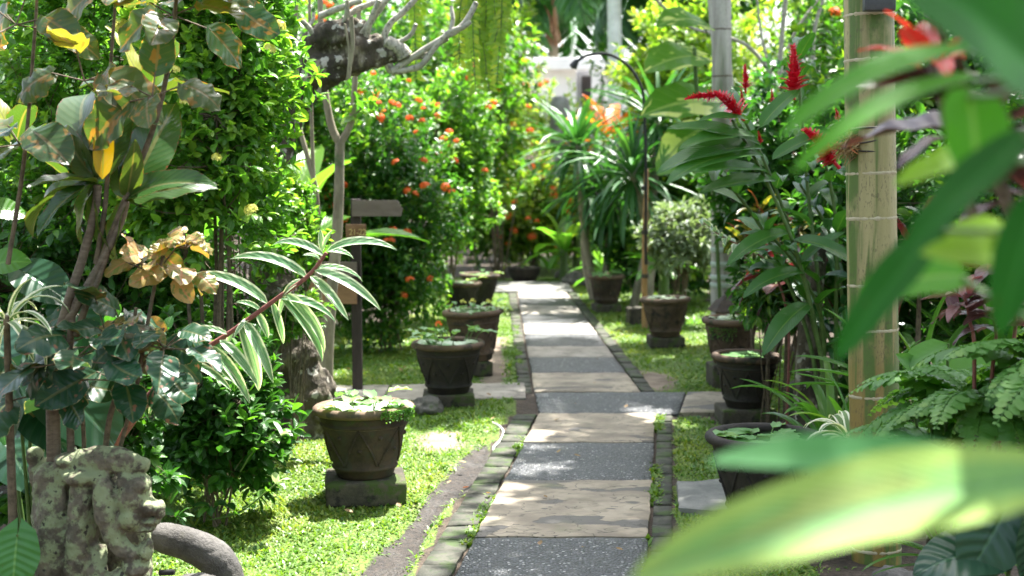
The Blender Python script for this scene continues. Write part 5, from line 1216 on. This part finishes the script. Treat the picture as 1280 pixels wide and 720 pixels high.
# silver shrub, stakes, low stuff
shrub('silver_shrub', 'pale silvery leaved shrub behind the studded brown pot', 'shrub', X(852, 14.9), 14.9, .45, 1.35, .4, .35, 260, .13, 'silver', LAN, 22, tw=.22)
shrub('dark_shrub', 'dark broad-leaved shrub low behind the bamboo stake', 'shrub', X(835, 17.4), 17.4, .05, 1.1, .75, .45, 420, .13, 'dark', OV, 23)
shrub('leafy_shrub', 'mixed green shrub between the two spiky dracaenas and the grey palm', 'shrub', X(850, 16.6), 17.0, .2, 2.1, .6, .6, 520, .13, 'back', OV, 24)
# striped sprig on the right
o = P(985, 420, 8.7); o[2] = 0
t = thing('striped_plant', 'slim white-edged sprig reaching left across the grey palm trunk', 'plant', tuple(o)); pts = [o, P(985, 400, 8.7), P(960, 330, 8.7), P(930, 310, 8.7), P(900, 294, 8.7), P(880, 278, 8.7)]
ms, ml = MB(o), MB(o); tube(ms, curve(pts, 30), [.009, .004], 6); stem_leaves(ml, pts, 17, .2, STR, .42, 1.0, lift=.15); ms.build('stem', M['rtwig'], t); ml.build('leaves', M['striped'], t)

# red ginger clump
GIN = [proto(10, 3, .5, .7, .13, .3, .5, wave=.06, wf=2), proto(10, 3, .5, .75, .12, .35, .9, wave=.08, wf=2), proto(10, 3, .5, .75, .13, .4, 1.3, wave=.06, wf=3)]
def ginger_flower(L=.2, r=.03, n=70):
    mb = MB(); k = np.arange(n); u = k / n; a = k * 2.399
    p = np.stack([0 * u, u * L, .012 * np.sin(u * 3)], -1); rad = np.stack([np.cos(a), 0 * a, np.sin(a)], -1)
    d = rad * 1.0 + np.array([0, 1, 0]) * (.8 + .5 * u)[:, None]
    leaves(mb, [proto(4, 1, .5, .6, .24, .4, -.5), proto(4, 1, .5, .6, .26, .4, .4)], p, d, rad * -.6 + [0, 1, 0], r * 1.6 * (1.15 - .75 * u) * rng.uniform(.8, 1.2, n))
    tube(mb, [(0, -.03, 0), (0, L * .98, 0)], [.006, .003], 5)
    return mb.mesh('red_flower', M['bract'])
GF = ginger_flower()
def ginger(label, org, Yv, canes, flowers, mat='ginger', L=.42, n=11):
    o = np.array([P(*org, Yv)[0], Yv, 0]); t = thing('ginger_plant', label, 'plant', tuple(o)); ms, ml = MB(o), MB(o)
    for pts, nn in canes:
        pp = [o + rng.normal(size=3) * [.08, .08, 0]] + [P(a, b, Yv + (c if c else 0)) for a, b, c in pts]
        tube(ms, curve(pp, 30), [.014, .008], 7); stem_leaves(ml, pp, nn, L, GIN, .3, .85, lift=.1)
    ms.build('canes', M['gtwig'], t); ml.build('leaves', M[mat], t)
    for (a, b, s, dy) in flowers:
        A, B = P(*a, Yv + dy), P(*b, Yv + dy - .03); d = B - A; L_ = np.linalg.norm(d)
        f = bpy.data.objects.new('red_flower', GF); COL.objects.link(f); f.parent = t; f.location = tuple(A - o)
        f.rotation_mode = 'QUATERNION'; f.rotation_quaternion = Vector(d).to_track_quat('Y', 'Z'); sc = L_ / .2; f.scale = (sc * s, sc, sc * s)
ginger('red ginger with large crimson flower spikes leaning left in front of the grey palm', (1035, 560), 8.3,
  [([(1010, 420, 0), (960, 300, 0), (915, 235, -.1), (880, 200, -.1)], 11), ([(1015, 400, 0), (985, 280, .1), (950, 190, .1), (925, 140, .1)], 10), ([(1025, 380, 0), (1010, 240, .1), (1000, 120, .1), (996, 60, .1)], 12), ([(1045, 380, 0), (1045, 280, 0), (1030, 200, 0), (1010, 170, 0)], 9), ([(1030, 420, -.1), (1000, 340, -.2), (960, 290, -.3)], 9)],
  [((926, 146), (893, 117), 1.8, -.25), ((897, 119), (858, 124), 1.0, -.25), ((992, 116), (991, 58), 1.5, -.1), ((932, 112), (931, 82), 1.3, 0), ((1044, 204), (1005, 163), 1.5, -.3), ((928, 128), (926, 112), .9, -.1), ((965, 128), (965, 112), 1.0, 0), ((950, 180), (948, 165), 1.2, -.1), ((1048, 150), (1044, 136), 1.2, -.1)], 'ginger', .36, 11)
# explicit big leaves of the same clump in front
o = np.array([X(1040, 8.0), 8.0, 0]); t = thing('ginger_plant', 'ginger cane with long arching leaves directly below the crimson flowers', 'plant', tuple(o)); ms, ml = MB(o), MB(o)
pp = [o, P(1030, 470, 8), P(1000, 330, 8), (P(960, 230, 8)), P(930, 175, 8), P(915, 150, 8)]; tube(ms, curve(pp, 30), [.014, .008], 7)
for a, b, dy, dr in [((955, 185), (835, 215), -.2, .7), ((950, 180), (845, 160), -.1, .5), ((955, 195), (850, 228), -.3, .9), ((960, 215), (880, 215), -.3, .4), ((945, 170), (860, 185), -.2, .6), ((970, 225), (885, 240), -.2, .4), ((965, 200), (1040, 165), 0, .6), ((950, 160), (1000, 110), .1, .5), ((935, 150), (880, 150), -.1, .5), ((985, 290), (920, 330), -.2, .8), ((1000, 330), (1050, 290), -.1, .6), ((1005, 340), (940, 372), -.2, .9), ((1010, 380), (965, 440), -.3, .8), ((990, 300), (1060, 330), -.3, .8)]:
    A, B = P(*a, 8.0), P(*b, 8.0 + dy); d = B - A; L_ = np.linalg.norm(d); leaves(ml, [proto(12, 3, .5, .7, .14, .3, dr, wave=.05, wf=2)], A, d / L_ + [0, 0, dr * .4], (0, -.5, 1), L_ * 1.08, rng.random())
ms.build('cane', M['gtwig'], t); ml.build('leaves', M['ginger'], t)
# dark drooping plants right of pots
ginger('dark leaved ginger hanging over the right row of pots', (1075, 560), 8.6, [([(1040, 430, 0), (1000, 360, 0), (960, 320, -.1)], 10), ([(1060, 420, 0), (1040, 300, 0), (1000, 230, 0)], 11), ([(1080, 400, 0), (1075, 260, 0), (1050, 180, .1)], 11), ([(1060, 440, 0), (1020, 350, -.2), (985, 310, -.3)], 9)], [], 'gdark', .36, 10)
shrub('leafy_shrub', 'light green shrub leaves drooping over the near black right pot', 'shrub', X(965, 9.3), 9.2, .62, 1.15, .25, .22, 130, .11, 'ixora', LAN, 31, tw=.16, sr=.006, droopd=.3)
for (px, Yv, z0, z1, rx, ntw, lf, m, pr, lb) in [
  (1000, 10.6, .3, 2.3, .65, 620, .13, 'dark', OV, 'dense dark bush behind the red ginger clump'),
  (1165, 9.4, .0, 2.1, .8, 700, .13, 'dark', OV, 'dark bush filling the gap right of the bamboo trunk'),
  (1290, 8.2, .0, 2.2, .7, 560, .12, 'ixora', OV, 'green bush at the right edge behind the fern'),
  (1080, 12.2, .2, 3.0, .8, 620, .14, 'back', OV, 'tall green bush behind the bamboo trunk'),
  (1240, 12.0, .4, 3.6, .9, 620, .15, 'dark', OV, 'tall dark bush behind the red cordyline'),
  (985, 13.5, .8, 2.6, .6, 500, .13, 'backblue', OV, 'bluish bush with glossy leaves right of the grey palms'),
  (1040, 16.5, 1.0, 3.9, .9, 620, .15, 'back', OVF, 'sunny bush high behind the red ginger spikes'),
  (1180, 16.5, .5, 4.2, 1.2, 700, .17, 'back', OVF, 'tall sunny bush at the upper right behind the bamboo'),
  (1330, 15, .5, 4.0, 1.2, 600, .17, 'backblue', OVF, 'tall bluish bush beyond the right edge'),
]: shrub('leafy_shrub', lb, 'shrub', X(px, Yv), Yv, z0, z1, rx, rx * .8, ntw, lf, m, pr, int(px) % 17 + 3, tw=.3, flowers=(ORG, 10, 1, 1.4) if px == 1040 else None)
# croton red-yellow + red edged leaves
o = np.array([X(945, 10), 10.0, 0]); t = thing('croton', 'croton with red and yellow leaves glowing behind the dark ginger', 'plant', tuple(o)); mb, ms = MB(o), MB(o)
for (px, py) in ((940, 290), (962, 280), (950, 262), (930, 300), (1000, 285), (1012, 310)):
    c = P(px, py, 10); rosette(mb, c, 9, .24, LAN, 1.3, -.4); tube(ms, curve([o, (o + c) / 2 + rng.normal(size=3) * .05, c], 8), .01, 5)
mb.build('leaves', M['redcro'], t); ms.build('stems', M['twig'], t)
cords('dark purple cordyline head in the shade above the right pots', (985, 345), 20, .42, 'redleaf', CORD, 'cordyline', 1.3, -.5, 9.2)
cords('dark red cordyline head right of the bamboo at mid height', (1150, 330), 18, .4, 'redleaf', CORD, 'cordyline', 1.3, -.5, 7.6)

# strap lilies, stump, small variegated plant
STRAP = [proto(12, 1, .2, .4, .035, .5, .9), proto(12, 1, .2, .4, .032, .5, 1.5), proto(12, 1, .2, .4, .035, .5, .5)]
cords('clump of long arching strap leaves behind the large water pot', (1040, 565), 26, .78, 'strap', STRAP, 'strap_lily', 1.45, .25, 7.4)
cords('second strap leaf clump between the bamboo and the water pot', (1075, 590), 22, .7, 'strap', STRAP, 'strap_lily', 1.45, .5, 7.0)
cords('strap leaf clump right of the bamboo trunk', (1160, 520), 26, .85, 'strap', STRAP, 'strap_lily', 1.45, .3, 7.2)
cords('strap leaf clump at the right edge behind the purple plant', (1250, 470), 24, .9, 'strap', STRAP, 'strap_lily', 1.45, .4, 7.8)
cords('white striped tuft at the left foot of the bamboo trunk', (1062, 545), 24, .3, 'varieg', [proto(10, 1, .3, .6, .085, .4, 1.6), proto(10, 1, .3, .6, .08, .4, 2.1)], 'striped_tuft', 1.3, -.2, 6.35)
o = P(1012, 540, 8.8); o[2] = 0
mb = MB(o); tube(mb, curve([o - [0, 0, .05], o + [-.02, 0, .35], o + [.0, .05, .75], o + [.05, .1, 1.2]], 14), [.11, .08, .07, .06], 12, wob=.06); tag(mb.build('old_stump', M['oldbark']), 'rough old trunk standing among strap leaves behind the water pot', 'stump')
ST2 = cords('low fern frond tuft on the grass by the roofed lantern', (868, 405), 16, .3, 'fern', SPID, 'fern_tuft', 1.1, .1, 15.0)

# fern, right
def fern_frond(L=.75, n=26, mat='fern'):
    mb = MB(); t = np.linspace(0, 1, n); th = 1.0 - 1.75 * t; y = np.cumsum(np.cos(th)) / n * L; z = np.cumsum(np.sin(th)) / n * L
    cv = np.stack([0 * t, y, z], -1); tube(mb, cv, [.004, .0015], 5)
    T = vn(np.gradient(cv, axis=0))
    for s in (-1, 1):
        d = np.array([s, 0, -.1]) + T * .25 + rng.normal(size=(n, 3)) * .08; up = np.cross([1., 0, 0], T)
        leaves(mb, [proto(4, 2, .3, .4, .3, .05, .3, wave=.12, wf=2), proto(4, 2, .3, .4, .32, .1, .6, wave=.12, wf=2)], cv, d, up, .115 * L / .75 * np.sin(np.pi * np.clip(t * .85 + .12, 0, 1)) ** .8 * rng.uniform(.9, 1.1, n), t)
    return mb.mesh('frond', M[mat])
FFM = [fern_frond(), fern_frond(), fern_frond()]
def fern(label, px, py, Yv, n, s):
    o = P(px, py, Yv); t = thing('fern', label, 'fern', (o[0], Yv, 0)); ms = MB((o[0], Yv, 0)); tube(ms, [np.array([o[0], Yv, -.02]), o], [.04, .02], 8); ms.build('rootstock', M['oldbark'], t)
    for k in range(n):
        f = bpy.data.objects.new('frond', FFM[k % 3]); COL.objects.link(f); f.parent = t; f.location = (0, 0, o[2]); f.rotation_euler = (rng.uniform(-.5, .35), rng.normal() * .15, k * 2.399); q = s * rng.uniform(.75, 1.15); f.scale = (q, q, q)
fern('pale green fern with broad leaflets right of the bamboo trunk', 1232, 535, 4.85, 30, .68)
fern('pale green fern cut by the right edge of the picture', 1335, 495, 4.65, 28, .74)
fern('low pale fern between the bamboo foot and the big fern', 1170, 580, 5.1, 20, .55)
fern('shaded fern low in front of the bamboo foot', 1290, 630, 4.6, 18, .55)
# purple plant
o = P(1220, 520, 4.75); o = np.array([o[0], 4.75, 0]); t = thing('purple_plant', 'dusky purple leaved plant with pink young leaves above the fern', 'plant', tuple(o)); ms, ml = MB(o), MB(o)
for pts, n in (([(1218, 470), (1212, 400), (1205, 368)], 12), ([(1240, 470), (1245, 420), (1240, 392)], 8), ([(1262, 470), (1268, 380), (1250, 330)], 8)):
    pp = [o] + [P(*q, 4.75) for q in pts]; tube(ms, curve(pp, 20), [.008, .005], 6); stem_leaves(ml, pp, n, .16, OVN, .72, 1.25, two_rank=False, shrink=.1); rosette(ml, pp[-1], 5, .09, OVN, 1.2, .4, age0=1, age1=1)
ms.build('stems', M['rtwig'], t); ml.build('leaves', M['purple'], t)
aroid('dark ribbed leaf in the bottom right corner', (1260, 780), [((1262, 630), (1210, 725), (.3, -.6, .8), 1), ((1300, 640), (1290, 730), (.5, -.6, .8), 1), ((1240, 690), (1150, 690), (0, -.5, .9), 1)], 'aroidd', .2, 4.3)
aroid('pale yellow green leaf by the bottom right corner', (1185, 760), [((1206, 672), (1160, 715), (.2, -.8, .6), 1)], 'lilypale', .2, 4.5, OVN)
cords('green grassy clump in the bottom right corner', (1185, 690), 22, .42, 'strap', STRAP, 'grass_clump', 1.4, .3, 5.0)
aroid('broad pale leaf beside the bamboo at knee height', (1180, 640), [((1140, 500), (1245, 440), (0, -.7, .8), 1), ((1160, 480), (1125, 440), (0, -.7, .8), 1), ((1185, 430), (1128, 455), (0, -.6, .8), 1)], 'fern', .2, 5.2, OVN)

# ------------------------------------------------------------------ BACKGROUND
def bg(lb, px, Yv, z0, z1, rx, ntw, lf, m, seed, fl=None, pr=OVF, nm='background_bush'):
    return shrub(nm, lb, 'bush', X(px, Yv), Yv, z0, z1, rx, rx * .7, ntw, lf, m, pr, seed, tw=.35, flowers=fl)
FB = lambda n: (ORG, n * 2, .8, 1.4)
bg('low bush with red and orange flowers at the far end of the path', 668, 22, .0, 1.5, .75, 380, .13, 'lime', 41, FB(12))
bg('round green bush right of the path end', 730, 22.5, .0, 1.7, .8, 380, .13, 'lime', 42, FB(6))
bg('low green bush left of the path end', 618, 22, .0, 1.5, .7, 380, .13, 'back', 43)
bg('bright bush with orange flowers behind the path end', 650, 25, .1, 1.65, 1.0, 440, .14, 'lime', 44, FB(12))
bg('loose yellow green shrub half covering the left of the building', 664, 27, 1.5, 3.25, .6, 170, .15, 'lime', 63, FB(6))
bg('bright bush in front of the building behind the stone pillar', 735, 26, .2, 2.75, .85, 520, .14, 'lime', 61, FB(5))
bg('bush with red tipped shoots behind the spiky dracaenas', 775, 21, .3, 2.0, .6, 420, .13, 'back', 45, FB(8))
bg('leafy bush behind the arched pole', 790, 19.5, .0, 1.9, .8, 480, .14, 'back', 46)
bg('sunlit tall bush left of the building', 540, 20, .6, 4.3, 1.5, 900, .17, 'back', 47)
bg('pale sunny bush high between the bare branches and the palm', 590, 24, 1.5, 4.6, 1.2, 620, .18, 'lime', 48)
bg('dark tall bush behind the forked young tree', 440, 18.5, .3, 4.2, 1.4, 820, .17, 'ixora', 49)
bg('tall bush at the far left behind the bright shrub', 300, 14, .2, 3.8, 1.3, 760, .16, 'ixora', 50)
bg('dense dark bush at the far left edge', 110, 11.5, .1, 3.4, 1.3, 760, .15, 'dark', 51)
bg('deep green bush beyond the left edge', -40, 10, .0, 3.2, 1.0, 560, .14, 'dark', 52)
bg('yellow green bush high behind the vine leaves', 860, 21, 1.8, 4.2, 1.0, 520, .18, 'lime', 53)
bg('green bush behind the grey palms', 930, 18.5, .2, 2.7, 1.0, 560, .16, 'back', 54)
bg('tall bush right of the white palm trunk', 850, 25, .5, 4.9, 1.4, 620, .2, 'back', 55)
bg('tall far bush behind the red ginger spikes', 1010, 24, .5, 4.6, 1.5, 620, .2, 'lime', 56, FB(8))
bg('tall far bush at the upper right', 1200, 23, .5, 6.0, 2.0, 760, .22, 'back', 57)
bg('broad leaved bush far behind the upper bare branches', 480, 25, .8, 5.6, 1.9, 760, .2, 'back', 58)
bg('tall far bush at the upper left', 240, 20, .5, 5.4, 1.9, 760, .2, 'back', 59)
# broad leaf plants near the building
def broad(lb, px, py, Yv, n, L, mat='banana', el=(1.3, .1)):
    o = P(px, py, Yv); b = (o[0], Yv, 0); t = thing('broad_leaf_plant', lb, 'plant', b); mb, ms = MB(b), MB(b)
    tube(ms, [np.array(b), o], [.07, .05], 8); rosette(mb, o, n, L, BLADE, *el); ms.build('stem', M['gtwig'], t); mb.build('leaves', M[mat], t)
broad('bright broad bladed plant in front of the stone pillar', 722, 178, 22, 14, .85)
broad('broad bladed plant left of the stone pillar', 668, 235, 22.5, 10, .75)
broad('orange leaved plant in front of the white building', 765, 175, 21, 12, .95, 'bromel', (1.3, .3))
broad('green bladed plant under the spiky dracaenas', 705, 310, 20.5, 12, .8)
for (px, py, Yv, s, lb) in ((758, 340, 18, .6, 'leafy clump behind the farthest right pot'), (690, 345, 23, .6, 'leafy clump at the very end of the path'), (830, 330, 15.6, .5, 'broad green clump behind the studded brown pot')):
    broad(lb, px, py, Yv, 16, s, 'strap', (1.35, -.1))
# palms
palm('feather_palm', 'feather palm with dark drooping fronds above the building', (X(690, 37), 37, 0), (X(690, 37), 37, 6.1), .15, .13, 15, 3.0, 'youngbark', el=.5, key='behind', droop=2.3)
fb = P(684, -10, 36.4); mb = MB(fb)
for k in range(16): 
    a = fb + rng.normal(size=3) * [.1, .1, .05]; tube(mb, curve([a + [0, 0, .15], a + [rng.normal() * .08, 0, -.6], a + [.15 + rng.normal() * .12, 0, -1.3]], 8), [.045, .02], 5)
tag(mb.build('dead_frond', M['fibre']), 'brown dead frond sheath hanging from the feather palm', 'palm frond')
palm('white_palm', 'white barked palm trunk in front of the bright building', (X(767, 24), 24, 0), (X(764, 24), 24, 5.6), .125, .115, 12, 2.4, 'whitetrunk', el=.7, key='far', droop=2.0)
palm('feather_palm', 'feather palm with low fronds right of the white trunk', (X(835, 26), 26, 0), (X(828, 26), 26, 4.9), .13, .11, 15, 2.6, 'youngbark', el=.5, key='far', droop=2.2)
palm('feather_palm', 'distant palm left of the building', (X(560, 29), 29, 0), (X(565, 29), 29, 5.6), .14, .12, 14, 2.6, 'youngbark', el=.5, key='far', droop=2.2)
palm('feather_palm', 'distant palm at the upper right', (X(1000, 28), 28, 0), (X(990, 28), 28, 5.4), .14, .12, 14, 2.6, 'youngbark', el=.5, key='far', droop=2.2)
# bare pale branches at the upper right
o = P(960, 300, 14.5); o[2] = 0
t = thing('bare_tree', 'thin pale bare tree whose branch crosses behind the grey palm', 'tree', tuple(o)); mb = MB(o)
for pts, r in (([(985, 460), (985, 200), (975, 90), (985, -30)], .035), ([(978, 110), (940, 62), (905, 45), (868, 36), (840, 18), (810, -10)], .022), ([(985, 60), (1000, 30), (1030, -10)], .018), ([(1000, 400), (1015, 120), (1018, 40), (1035, -20)], .025), ([(975, 120), (955, 60), (945, -10)], .016)):
    tube(mb, curve([P(*q, 14.5) if q[1] < 350 else np.array([P(*q, 14.5)[0], 14.5, 0]) for q in pts], 26), np.linspace(r, r * .65, 26), 8, wob=.03)
mb.build('branches', M['gbranch'], t)
# stone pillar lantern
o = np.array([X(699, 24), 24., 0]); zt = P(699, 120, 24)[2]; t = thing('stone_pillar', 'grey stone pillar with rounded head among bushes at the end of the garden', 'pillar', tuple(o))
mb = MB(o); box(mb, o + [0, 0, (zt - .85) / 2], (.2, .2, zt - .85), 0, .02, .004, 5); mb.build('shaft', M['pillar'], t)
mb = MB(o); lathe(mb, [(.002, zt - .86), (.15, zt - .86), (.165, zt - .8), (.17, zt - .2), (.16, zt - .08), (.1, zt - .01), (.002, zt)], o, sides=24); mb.build('head', M['pillar'], t)
# pavilion
Yp = 33.0
def W(px, py, d=0): return P(px, py, Yp + d)
o = np.array([W(700, 300)[0], Yp, 0]); t = thing('pavilion', 'bright white pavilion with dark openings and beige steps beyond the garden', 'building', tuple(o))
def pbox(name, px0, px1, py0, py1, dep, d, mat):
    a, b = W(px0, py0, d), W(px1, py1, d); mb = MB(o); box(mb, ((a[0] + b[0]) / 2, Yp + d + dep / 2, (a[2] + b[2]) / 2), (abs(b[0] - a[0]), dep, abs(a[2] - b[2])), 0, .02, 0, 3); return mb.build(name, M[mat], t, smooth=False)
pbox('wall', 560, 720, 88, 185, .3, .9, 'wall'); pbox('wall', 756, 900, 88, 185, .3, .9, 'wall'); pbox('grey_wall', 721, 755, 88, 185, .3, 1.2, 'greywall')
pbox('lintel', 545, 915, 72, 87, .35, .6, 'wall')
for px in (600, 653, 745, 812, 870): pbox('column', px - 5, px + 5, 40 if px == 653 else 88, 185, .25, .1, 'wall')
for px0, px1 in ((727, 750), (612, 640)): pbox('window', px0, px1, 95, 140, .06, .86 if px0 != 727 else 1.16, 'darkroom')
for k, (py0, py1) in enumerate(((186, 205), (206, 226), (227, 250), (251, 285))): pbox('step', 560 - k * 6, 860 + k * 6, py0, py1, 3.0 + k * .6, -.3 - k * .6, 'steps')
# garden wall closing the view behind the bushes
for (x0, x1, lb) in ((-24, -4.0, 'pale garden wall behind the bushes left of the pavilion'), (5.6, 26, 'pale garden wall behind the bushes right of the pavilion')):
    mb = MB(((x0 + x1) / 2, 34, 0)); box(mb, ((x0 + x1) / 2, 34, 1.5), (x1 - x0, .25, 3.0), 0, .02, 0, 8); tag(mb.build('garden_wall', M['greywall']), lb, 'wall')
tr = canopy('broad_tree', 'broad leafy tree closing the view far left behind the bushes', 'tree', (-7.5, 25, 5.2), (3.4, 2.6, 3.2), 750, .3, 'back', (-7.5, 25.5, 0), seed=3)
canopy('broad_tree', 'broad leafy tree closing the view far right behind the bushes', 'tree', (9.0, 26, 5.4), (3.8, 2.6, 3.4), 800, .3, 'back', (9, 26.5, 0), seed=4)
# unseen trees added to shade the garden (crowns above the picture)
SHADE = [((3.6, 8.4, 5.2), (1.5, 1.6, .8), 200, .3, (3.6, 9.6, 0), 'unseen tree added to shade the right row of pots'),
         ((3.0, 6.3, 5.4), (1.6, 1.5, .7), 300, .3, (4.6, 6.4, 0), 'unseen tree added beyond the right edge to shade the fern'),
         ((1.75, 3.05, 5.2), (1.4, 1.2, .6), 100, .28, (4.4, 3.4, 0), 'unseen tree added beyond the right edge to shade the nearest leaves'),
         ((2.25, 9.3, 5.6), (1.0, 2.2, .5), 480, .28, (4.6, 11.5, 0), 'unseen tree added to shade the near path')]
for c, rad, n, lf, tr, lb in SHADE: canopy('shade_tree', lb, 'tree', c, rad, n, lf, 'ixora', tr, seed=int(c[0] * 3), r=(.09, .05))

# the garden goes on behind the viewpoint
bt = canopy('garden_tree', 'leafy garden tree standing behind the viewpoint', 'tree', (-4.2, -4.5, 3.0), (2.6, 1.6, 2.9), 520, .3, 'back', (-4.2, -4.5, 0), seed=7); bt['group'] = 'trees behind the viewpoint'
for (x, y, a, q) in ((.4, -5.2, 1.1, 1.05), (4.6, -4.2, 2.3, 1.0), (-8.2, -2.0, 3.6, 1.05), (8.4, -1.5, 4.4, 1.1), (7.6, 3.0, 5.2, .95), (-7.4, 2.4, .6, .95)): dup(bt, (x, y, 0), a, q)

# ------------------------------------------------------------------ FOREGROUND leaves, right
def near_plant(name, label, root, stem, lv, stemmat='gtwig'):
    o = np.array([root[0], root[1], 0.]); t = thing(name, label, 'plant', tuple(o)); ms = MB(o)
    for pts, r in stem: tube(ms, curve([np.asarray(p, float) for p in pts], 24), [r, r * .6], 10)
    ms.build('stem', M[stemmat], t)
    for (a, ya, b, yb, hw, up, dr, mat, wv) in lv:
        A, B = P(*a, ya), P(*b, yb); d = B - A; L_ = np.linalg.norm(d)
        up = np.asarray(up, float); ph = vn(up - vn(d) * np.dot(up, vn(d)))
        mb = MB(o); leaves(mb, [proto(26, 5, .42, .62, hw / L_, .22, dr, wave=wv, wf=2.5)], A, vn(d) + ph * dr * .46, up, L_ * (1 + .06 * dr * dr), rng.random()); mb.build('leaf', M[mat], t)
        h = stem[0][0]; cv = curve([np.asarray(p, float) for p in h], 40); q = cv[np.argmin(np.linalg.norm(cv - A, axis=1))]
        mp = MB(o); tube(mp, curve([q, (q + A) / 2 + [0, 0, -.01], A + vn(d) * .01], 8), .004, 6); mp.build('leaf_stalk', M[stemmat], t)
near_plant('ginger_plant', 'tall ginger close to the camera at the right edge with big out-of-focus leaves', (.62, 1.35),
  [([(.62, 1.35, 0), (.6, 1.36, .7), (.585, 1.4, 1.3), P(1330, 300, 1.4), P(1290, 40, 1.4), P(1270, -120, 1.4)], .011)],
  [((1340, 596), 1.32, (788, 728), 1.14, .05, (.0, -.55, .9), .4, 'fore_y', .03),
   ((1335, 632), 1.42, (888, 578), 1.3, .036, (0, -.5, 1), .5, 'fore_m', .03),
   ((1320, 118), 1.3, (1070, -62), 1.2, .062, (-.3, -.8, .6), .5, 'fore_d', .03),
   ((1215, 62), 1.7, (975, 172), 1.6, .023, (-.3, -.55, .8), .75, 'fore_g', .05),
   ((1222, 96), 1.7, (990, 215), 1.66, .016, (-.6, -.6, .5), .9, 'fore_g', .05),
   ((1210, 110), 1.55, (1222, 245), 1.5, .038, (.1, -1, .1), .3, 'fore_g', .03),
   ((1178, 280), 1.62, (1046, 452), 1.58, .026, (-.5, -.7, .5), .4, 'fore_d', .04),
   ((1290, 165), 1.5, (1128, 322), 1.45, .025, (-.5, -.7, .6), .4, 'fore_d', .04),
   ((1330, 345), 1.5, (1150, 318), 1.5, .03, (0, -.6, .9), .5, 'fore_l', .04),
   ((1300, 240), 1.45, (1250, 420), 1.4, .026, (-.5, -.85, .2), .4, 'fore_d', .03),
   ((1262, 190), 1.7, (1118, 232), 1.7, .022, (-.1, -.6, .8), .7, 'fore_l', .05),
   ((1210, 345), 1.9, (1072, 372), 1.85, .035, (-.1, -.7, .7), .7, 'fore_g', .05),
   ((1270, 300), 1.8, (1180, 300), 1.8, .03, (0, -.7, .7), .5, 'fore_l', .05),
   ((1320, 20), 1.5, (1200, 60), 1.5, .03, (-.1, -.8, .6), .5, 'fore_g', .05)])
o = np.array([P(1390, 300, 2.6)[0], 2.6, 0]); t = thing('red_cordyline', 'dark red cordyline blurred behind the near ginger leaves at the upper right', 'plant', tuple(o)); mb, ms = MB(o), MB(o)
h = P(1225, 150, 2.6); tube(ms, curve([o, (o + h) / 2 + [.1, 0, .2], h], 14), [.018, .012], 8)
rosette(mb, h, 10, .26, CORD, 1.3, -.3); h2 = P(1165, 75, 2.55); mr = MB(o); rosette(mr, h2, 9, .13, CORD, 1.2, .2, age0=1.0, age1=1.0); mr.build('young_leaves', M['redyoung'], t); tube(ms, curve([h - [0, 0, .2], h2], 6), .01, 6)
h3 = P(1290, 230, 2.7); rosette(mb, h3, 9, .26, CORD, 1.2, -.3); tube(ms, [o, h3], [.016, .012], 8)
for a, b in (((1225, 92), (1072, 108)), ((1235, 118), (1108, 128))):
    A, B = P(*a, 2.6), P(*b, 2.5); leaves(mb, [proto(10, 3, .5, .7, .11, .3, .15)], A, B - A + [0, 0, .012], (0, -.4, 1), np.linalg.norm(B - A), .0)
mb.build('leaves', M['darkred'], t); ms.build('canes', M['cane'], t)

# ------------------------------------------------------------------ light, sky, camera
W_ = bpy.data.worlds.new('World'); SC.world = W_; W_.use_nodes = True
nt = W_.node_tree; nt.nodes.clear()
SUN_EL, SUN_AZ = R(65), R(32)       # azimuth measured clockwise from +Y (view direction) towards +X (right)
sk = nt.nodes.new('ShaderNodeTexSky'); sk.sky_type = 'NISHITA'; sk.sun_disc = False; sk.sun_elevation = SUN_EL; sk.sun_rotation = SUN_AZ; sk.air_density = 1.0; sk.dust_density = 3.0; sk.ozone_density = 1.0
b = nt.nodes.new('ShaderNodeBackground'); b.inputs['Strength'].default_value = .125; w = nt.nodes.new('ShaderNodeOutputWorld')
hs_ = nt.nodes.new('ShaderNodeHueSaturation'); hs_.inputs['Saturation'].default_value = .6; nt.links.new(sk.outputs[0], hs_.inputs['Color']); nt.links.new(hs_.outputs[0], b.inputs[0]); nt.links.new(b.outputs[0], w.inputs[0])
sl = bpy.data.lights.new('sun', 'SUN'); sl.energy = 4.2; sl.angle = R(.6); sl.color = (1, .97, .92)
so_ = bpy.data.objects.new('sun', sl); COL.objects.link(so_)
sv = Vector((math.sin(SUN_AZ) * math.cos(SUN_EL), math.cos(SUN_AZ) * math.cos(SUN_EL), math.sin(SUN_EL)))
so_.rotation_euler = sv.to_track_quat('Z', 'Y').to_euler(); so_.location = (5, 10, 20)
cd = bpy.data.cameras.new('camera'); cam = bpy.data.objects.new('camera', cd); COL.objects.link(cam)
cam.location = (0, 0, H); cam.rotation_euler = (math.pi / 2 - PITCH, 0, 0)
cd.sensor_width = 36; cd.lens = F / 1280 * 36; cd.clip_start = .05; cd.clip_end = 500
cd.dof.use_dof = True; cd.dof.focus_distance = 6.1; cd.dof.aperture_fstop = 2.6
SC.camera = cam
vs = SC.view_settings; vs.view_transform = 'Standard'; vs.look = 'None'; vs.exposure = 2.48; vs.gamma = 1.0; vs.use_curve_mapping = False
SC.render.engine = 'CYCLES'; SC.cycles.max_bounces = 8; SC.cycles.diffuse_bounces = 4; SC.cycles.transmission_bounces = 4; SC.cycles.glossy_bounces = 3
SC.cycles.use_denoising = True; SC.cycles.sample_clamp_indirect = 6.0
